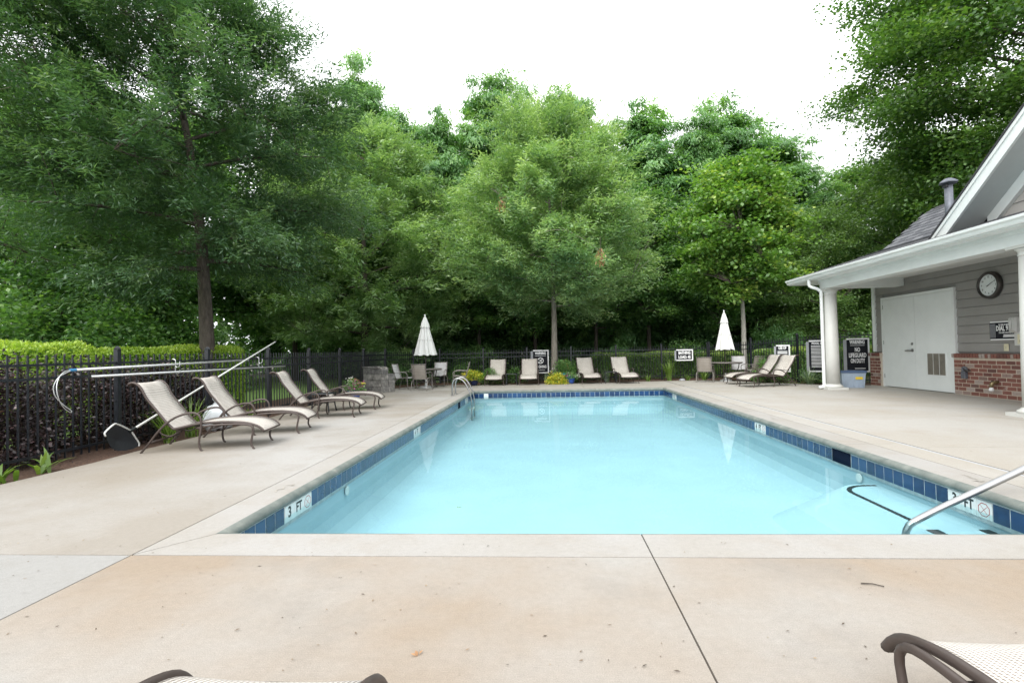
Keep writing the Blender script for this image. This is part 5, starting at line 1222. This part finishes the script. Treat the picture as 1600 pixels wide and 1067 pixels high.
for i, (x, y, s_, l_) in enumerate(far_row):
    src = (spA, spB)[i % 2]; o = src if i < 2 else copy_tree(src)
    o.location = (x, y, -.1); o.rotation_euler.z = i*1.37; wd_ = 1.05 if s_ > .8 else 1.3
    if i in (6, 8, 9): wd_ = 1.5
    o.scale = (s_*wd_*.95, s_*wd_*.95, s_); tag(o, l_, 'tree')
# lighter trees right of the row, behind the house
lcA = make_tree('shade_tree', 'x', (0, 0, 0), 11, 2.2, oakp(4.2), .18, 24, 1500, 28, .17, .085, M['lf_locust'], M['bark'], 'flat', 18, (5, 60), .36, lumpy=.28, droop=.08, open_=.1, group='lighter trees behind the pool house')
for i, (x, y, s_, l_) in enumerate([(18.2, 27.5, 1.0, 'light green shade tree left of the vent pipe'), (22.5, 29.0, 1.15, 'light green shade tree right behind the vent pipe'), (13.2, 25.5, .70, 'low light green tree seen under the porch corner'), (27.5, 27.5, 1.3, 'shade tree far right hidden by the gable'), (17.0, 23.0, .62, 'small shade tree beyond the brick pier')]):
    o = lcA if i == 0 else copy_tree(lcA); o.location = (x, y, -.1); o.rotation_euler.z = i*1.7; o.scale = (s_,)*3; tag(o, l_, 'tree')
# woodland trees with bare lower trunks
wdA = make_tree('woodland_tree', 'x', (0, 0, 0), 13, 3.8, oakp(3.6), .17, 20, 1300, 24, .22, .11, M['lf_wood'], M['bark'], 'flat', 19, (5, 60), .40, lumpy=.3, droop=.08, open_=.1, group='woodland trees behind the pool')
wpos = [(-24, 24, 1.25), (-19, 20, 1.0), (-15.5, 17.5, .8), (-21, 29, 1.2), (-27, 17, 1.25), (-13, 26, .9), (-17, 24.5, 1.05), (-3.5, 27, .72), (-.6, 28, .75), (2.6, 27.5, .72), (5.5, 28, .78), (8.8, 27, .72), (11.5, 29, .75), (-6.0, 28.5, .8), (-11.5, 29.5, .95), (-31, 23, 1.3), (20, 34, 1.0), (25, 36, 1.2)]
wl = 'dark woodland tree in the shaded wood behind the fences'
for i, (x, y, s_) in enumerate(wpos):
    o = wdA if i == 0 else copy_tree(wdA); o.location = (x, y, -.1); o.rotation_euler.z = i*2.1; o.scale = (s_,)*3; tag(o, wl, 'tree', 'woodland trees behind the pool')
# overhanging limb of a tree at the far left, ivy covered understory
make_tree('leaning_tree', 'dark tree at the far left edge reaching over the hedge', (-14.2, 11.5, -.1), 12.0, 5.2, oakp(4.0), .2, 22, 1500, 28, .13, .032, M['lf_oak_dark'], M['bark'], 'spray', 20, (-5, 55), .34, open_=.2, droop=.12)
um_ = [bush_mesh(120+i, 2.2, 1.6, 3.2, 9000, .15, .105, M['lf_ivy'], per=14, spread=.30, lumpy=.3) for i in range(2)]; ust = stems_mesh(9, 2.8, 1.3, 10)
wu = [bush_mesh(130, 2.3, 1.7, 2.8, 7000, .18, .12, M['lf_ivy'], per=14, spread=.34, lumpy=.3), bush_mesh(131, 2.2, 1.7, 3.3, 9000, .24, .08, M['lf_redwood'], mode='droop', per=16, spread=.36, lumpy=.3)]
for i, (x, y, s_) in enumerate([(-20.5, 15.2, 1.15), (-17.0, 15.5, 1.1), (-14.2, 16.2, 1.0), (-13.8, 18.6, 1.0), (-23.5, 17, 1.3), (-21.5, 20.5, 1.2), (-16, 19, 1.35), (-26, 14, 1.3)]):
    o = thing('ivy_thicket', 'ivy covered thicket behind the lime hedges on the left', 'shrub', (x, y, -.1), i*1.3, 'ivy thickets left of the pool'); o.scale = (s_,)*3
    meshob('foliage', um_[i % 2], o)['kind'] = 'stuff'; meshob('stems', ust, o)['kind'] = 'stuff'
for i, (x, y, s_) in enumerate([(-9, 28, 1), (-5.5, 30, 1.05), (-1.8, 31, .95), (1.8, 31.5, 1), (5.4, 31, 1.05), (8.6, 29.5, .9), (12, 30.5, 1.1), (15.5, 28, 1.0), (19.5, 30, 1.2), (-13, 30.5, 1.2), (-3.4, 25.5, .55), (3.4, 25.8, .5), (6.6, 24.8, .55), (10.6, 24.5, .7), (14, 23, .7), (18.5, 25, .9)]):
    o = thing('understory_shrub', 'dark understory shrub in the shade behind the back fence', 'shrub', (x, y, -.1), i*1.3, 'understory shrubs behind the back fence'); o.scale = (s_,)*3
    meshob('foliage', wu[i % 2], o)['kind'] = 'stuff'; meshob('stems', ust, o)['kind'] = 'stuff'
# far wood that closes the view
rg = np.random.default_rng(77); n = 42000
x = rg.uniform(-75, 75, n); dep = rg.random(n)**2; base_h = 8.5+1.6*np.sin(x*.35)+1.2*np.sin(x*.9+1)+.7*np.sin(x*2.3)
z = rg.random(n)*base_h; y = 41+np.abs(x)*-.12+dep*3+1.2*np.sin(x*.8+z*.5)
P = np.stack([x, y, z], 1)+rg.normal(0, .25, (n, 3)); Dn = unit(np.stack([rg.normal(0, .7, n), -np.abs(rg.normal(.3, .5, n)), rg.normal(-.3, .4, n)], 1)); N = unit(np.array([0, -.3, .8])+rg.normal(0, .45, (n, 3)))
tag(meshob('far_wood', leaf_mesh('far_wood', P, Dn, N, rg.uniform(.5, .9, n), rg.uniform(.3, .5, n), np.clip(.4+.3*np.sin(x*.8+z*.9)+rg.normal(0, .15, n), 0, 1), M['lf_wood'])), 'far dark wood closing the view', kind='stuff')
# brown dead sprays in the light willow oak
for x, y, z, l_ in ((-1.35, 16.7, 6.35, 'brown dead spray high on the left of the light willow oak'), (1.72, 15.95, 4.36, 'brown dead spray on the right of the light willow oak')):
    o = thing('dead_spray', l_, 'dead branch', (x, y, z)); rg = np.random.default_rng(int(z*10)); k = 60
    C = np.stack([rg.normal(0, .07, k), rg.normal(0, .07, k), rg.uniform(-.5, 0, k)], 1)
    meshob('dead_leaves', leaf_mesh('dead_leaves', C, unit(np.stack([rg.normal(0, .3, k), rg.normal(0, .3, k), -np.ones(k)], 1)), rg.normal(0, 1, (k, 3)), .14, .03, rg.random(k), M['lf_brown']), o)['kind'] = 'stuff'
    MB().tube([(0, 0, .35), (0, 0, 0), (.02, 0, -.4)], .008, 4).build('dead_twig', M['bark'], o)
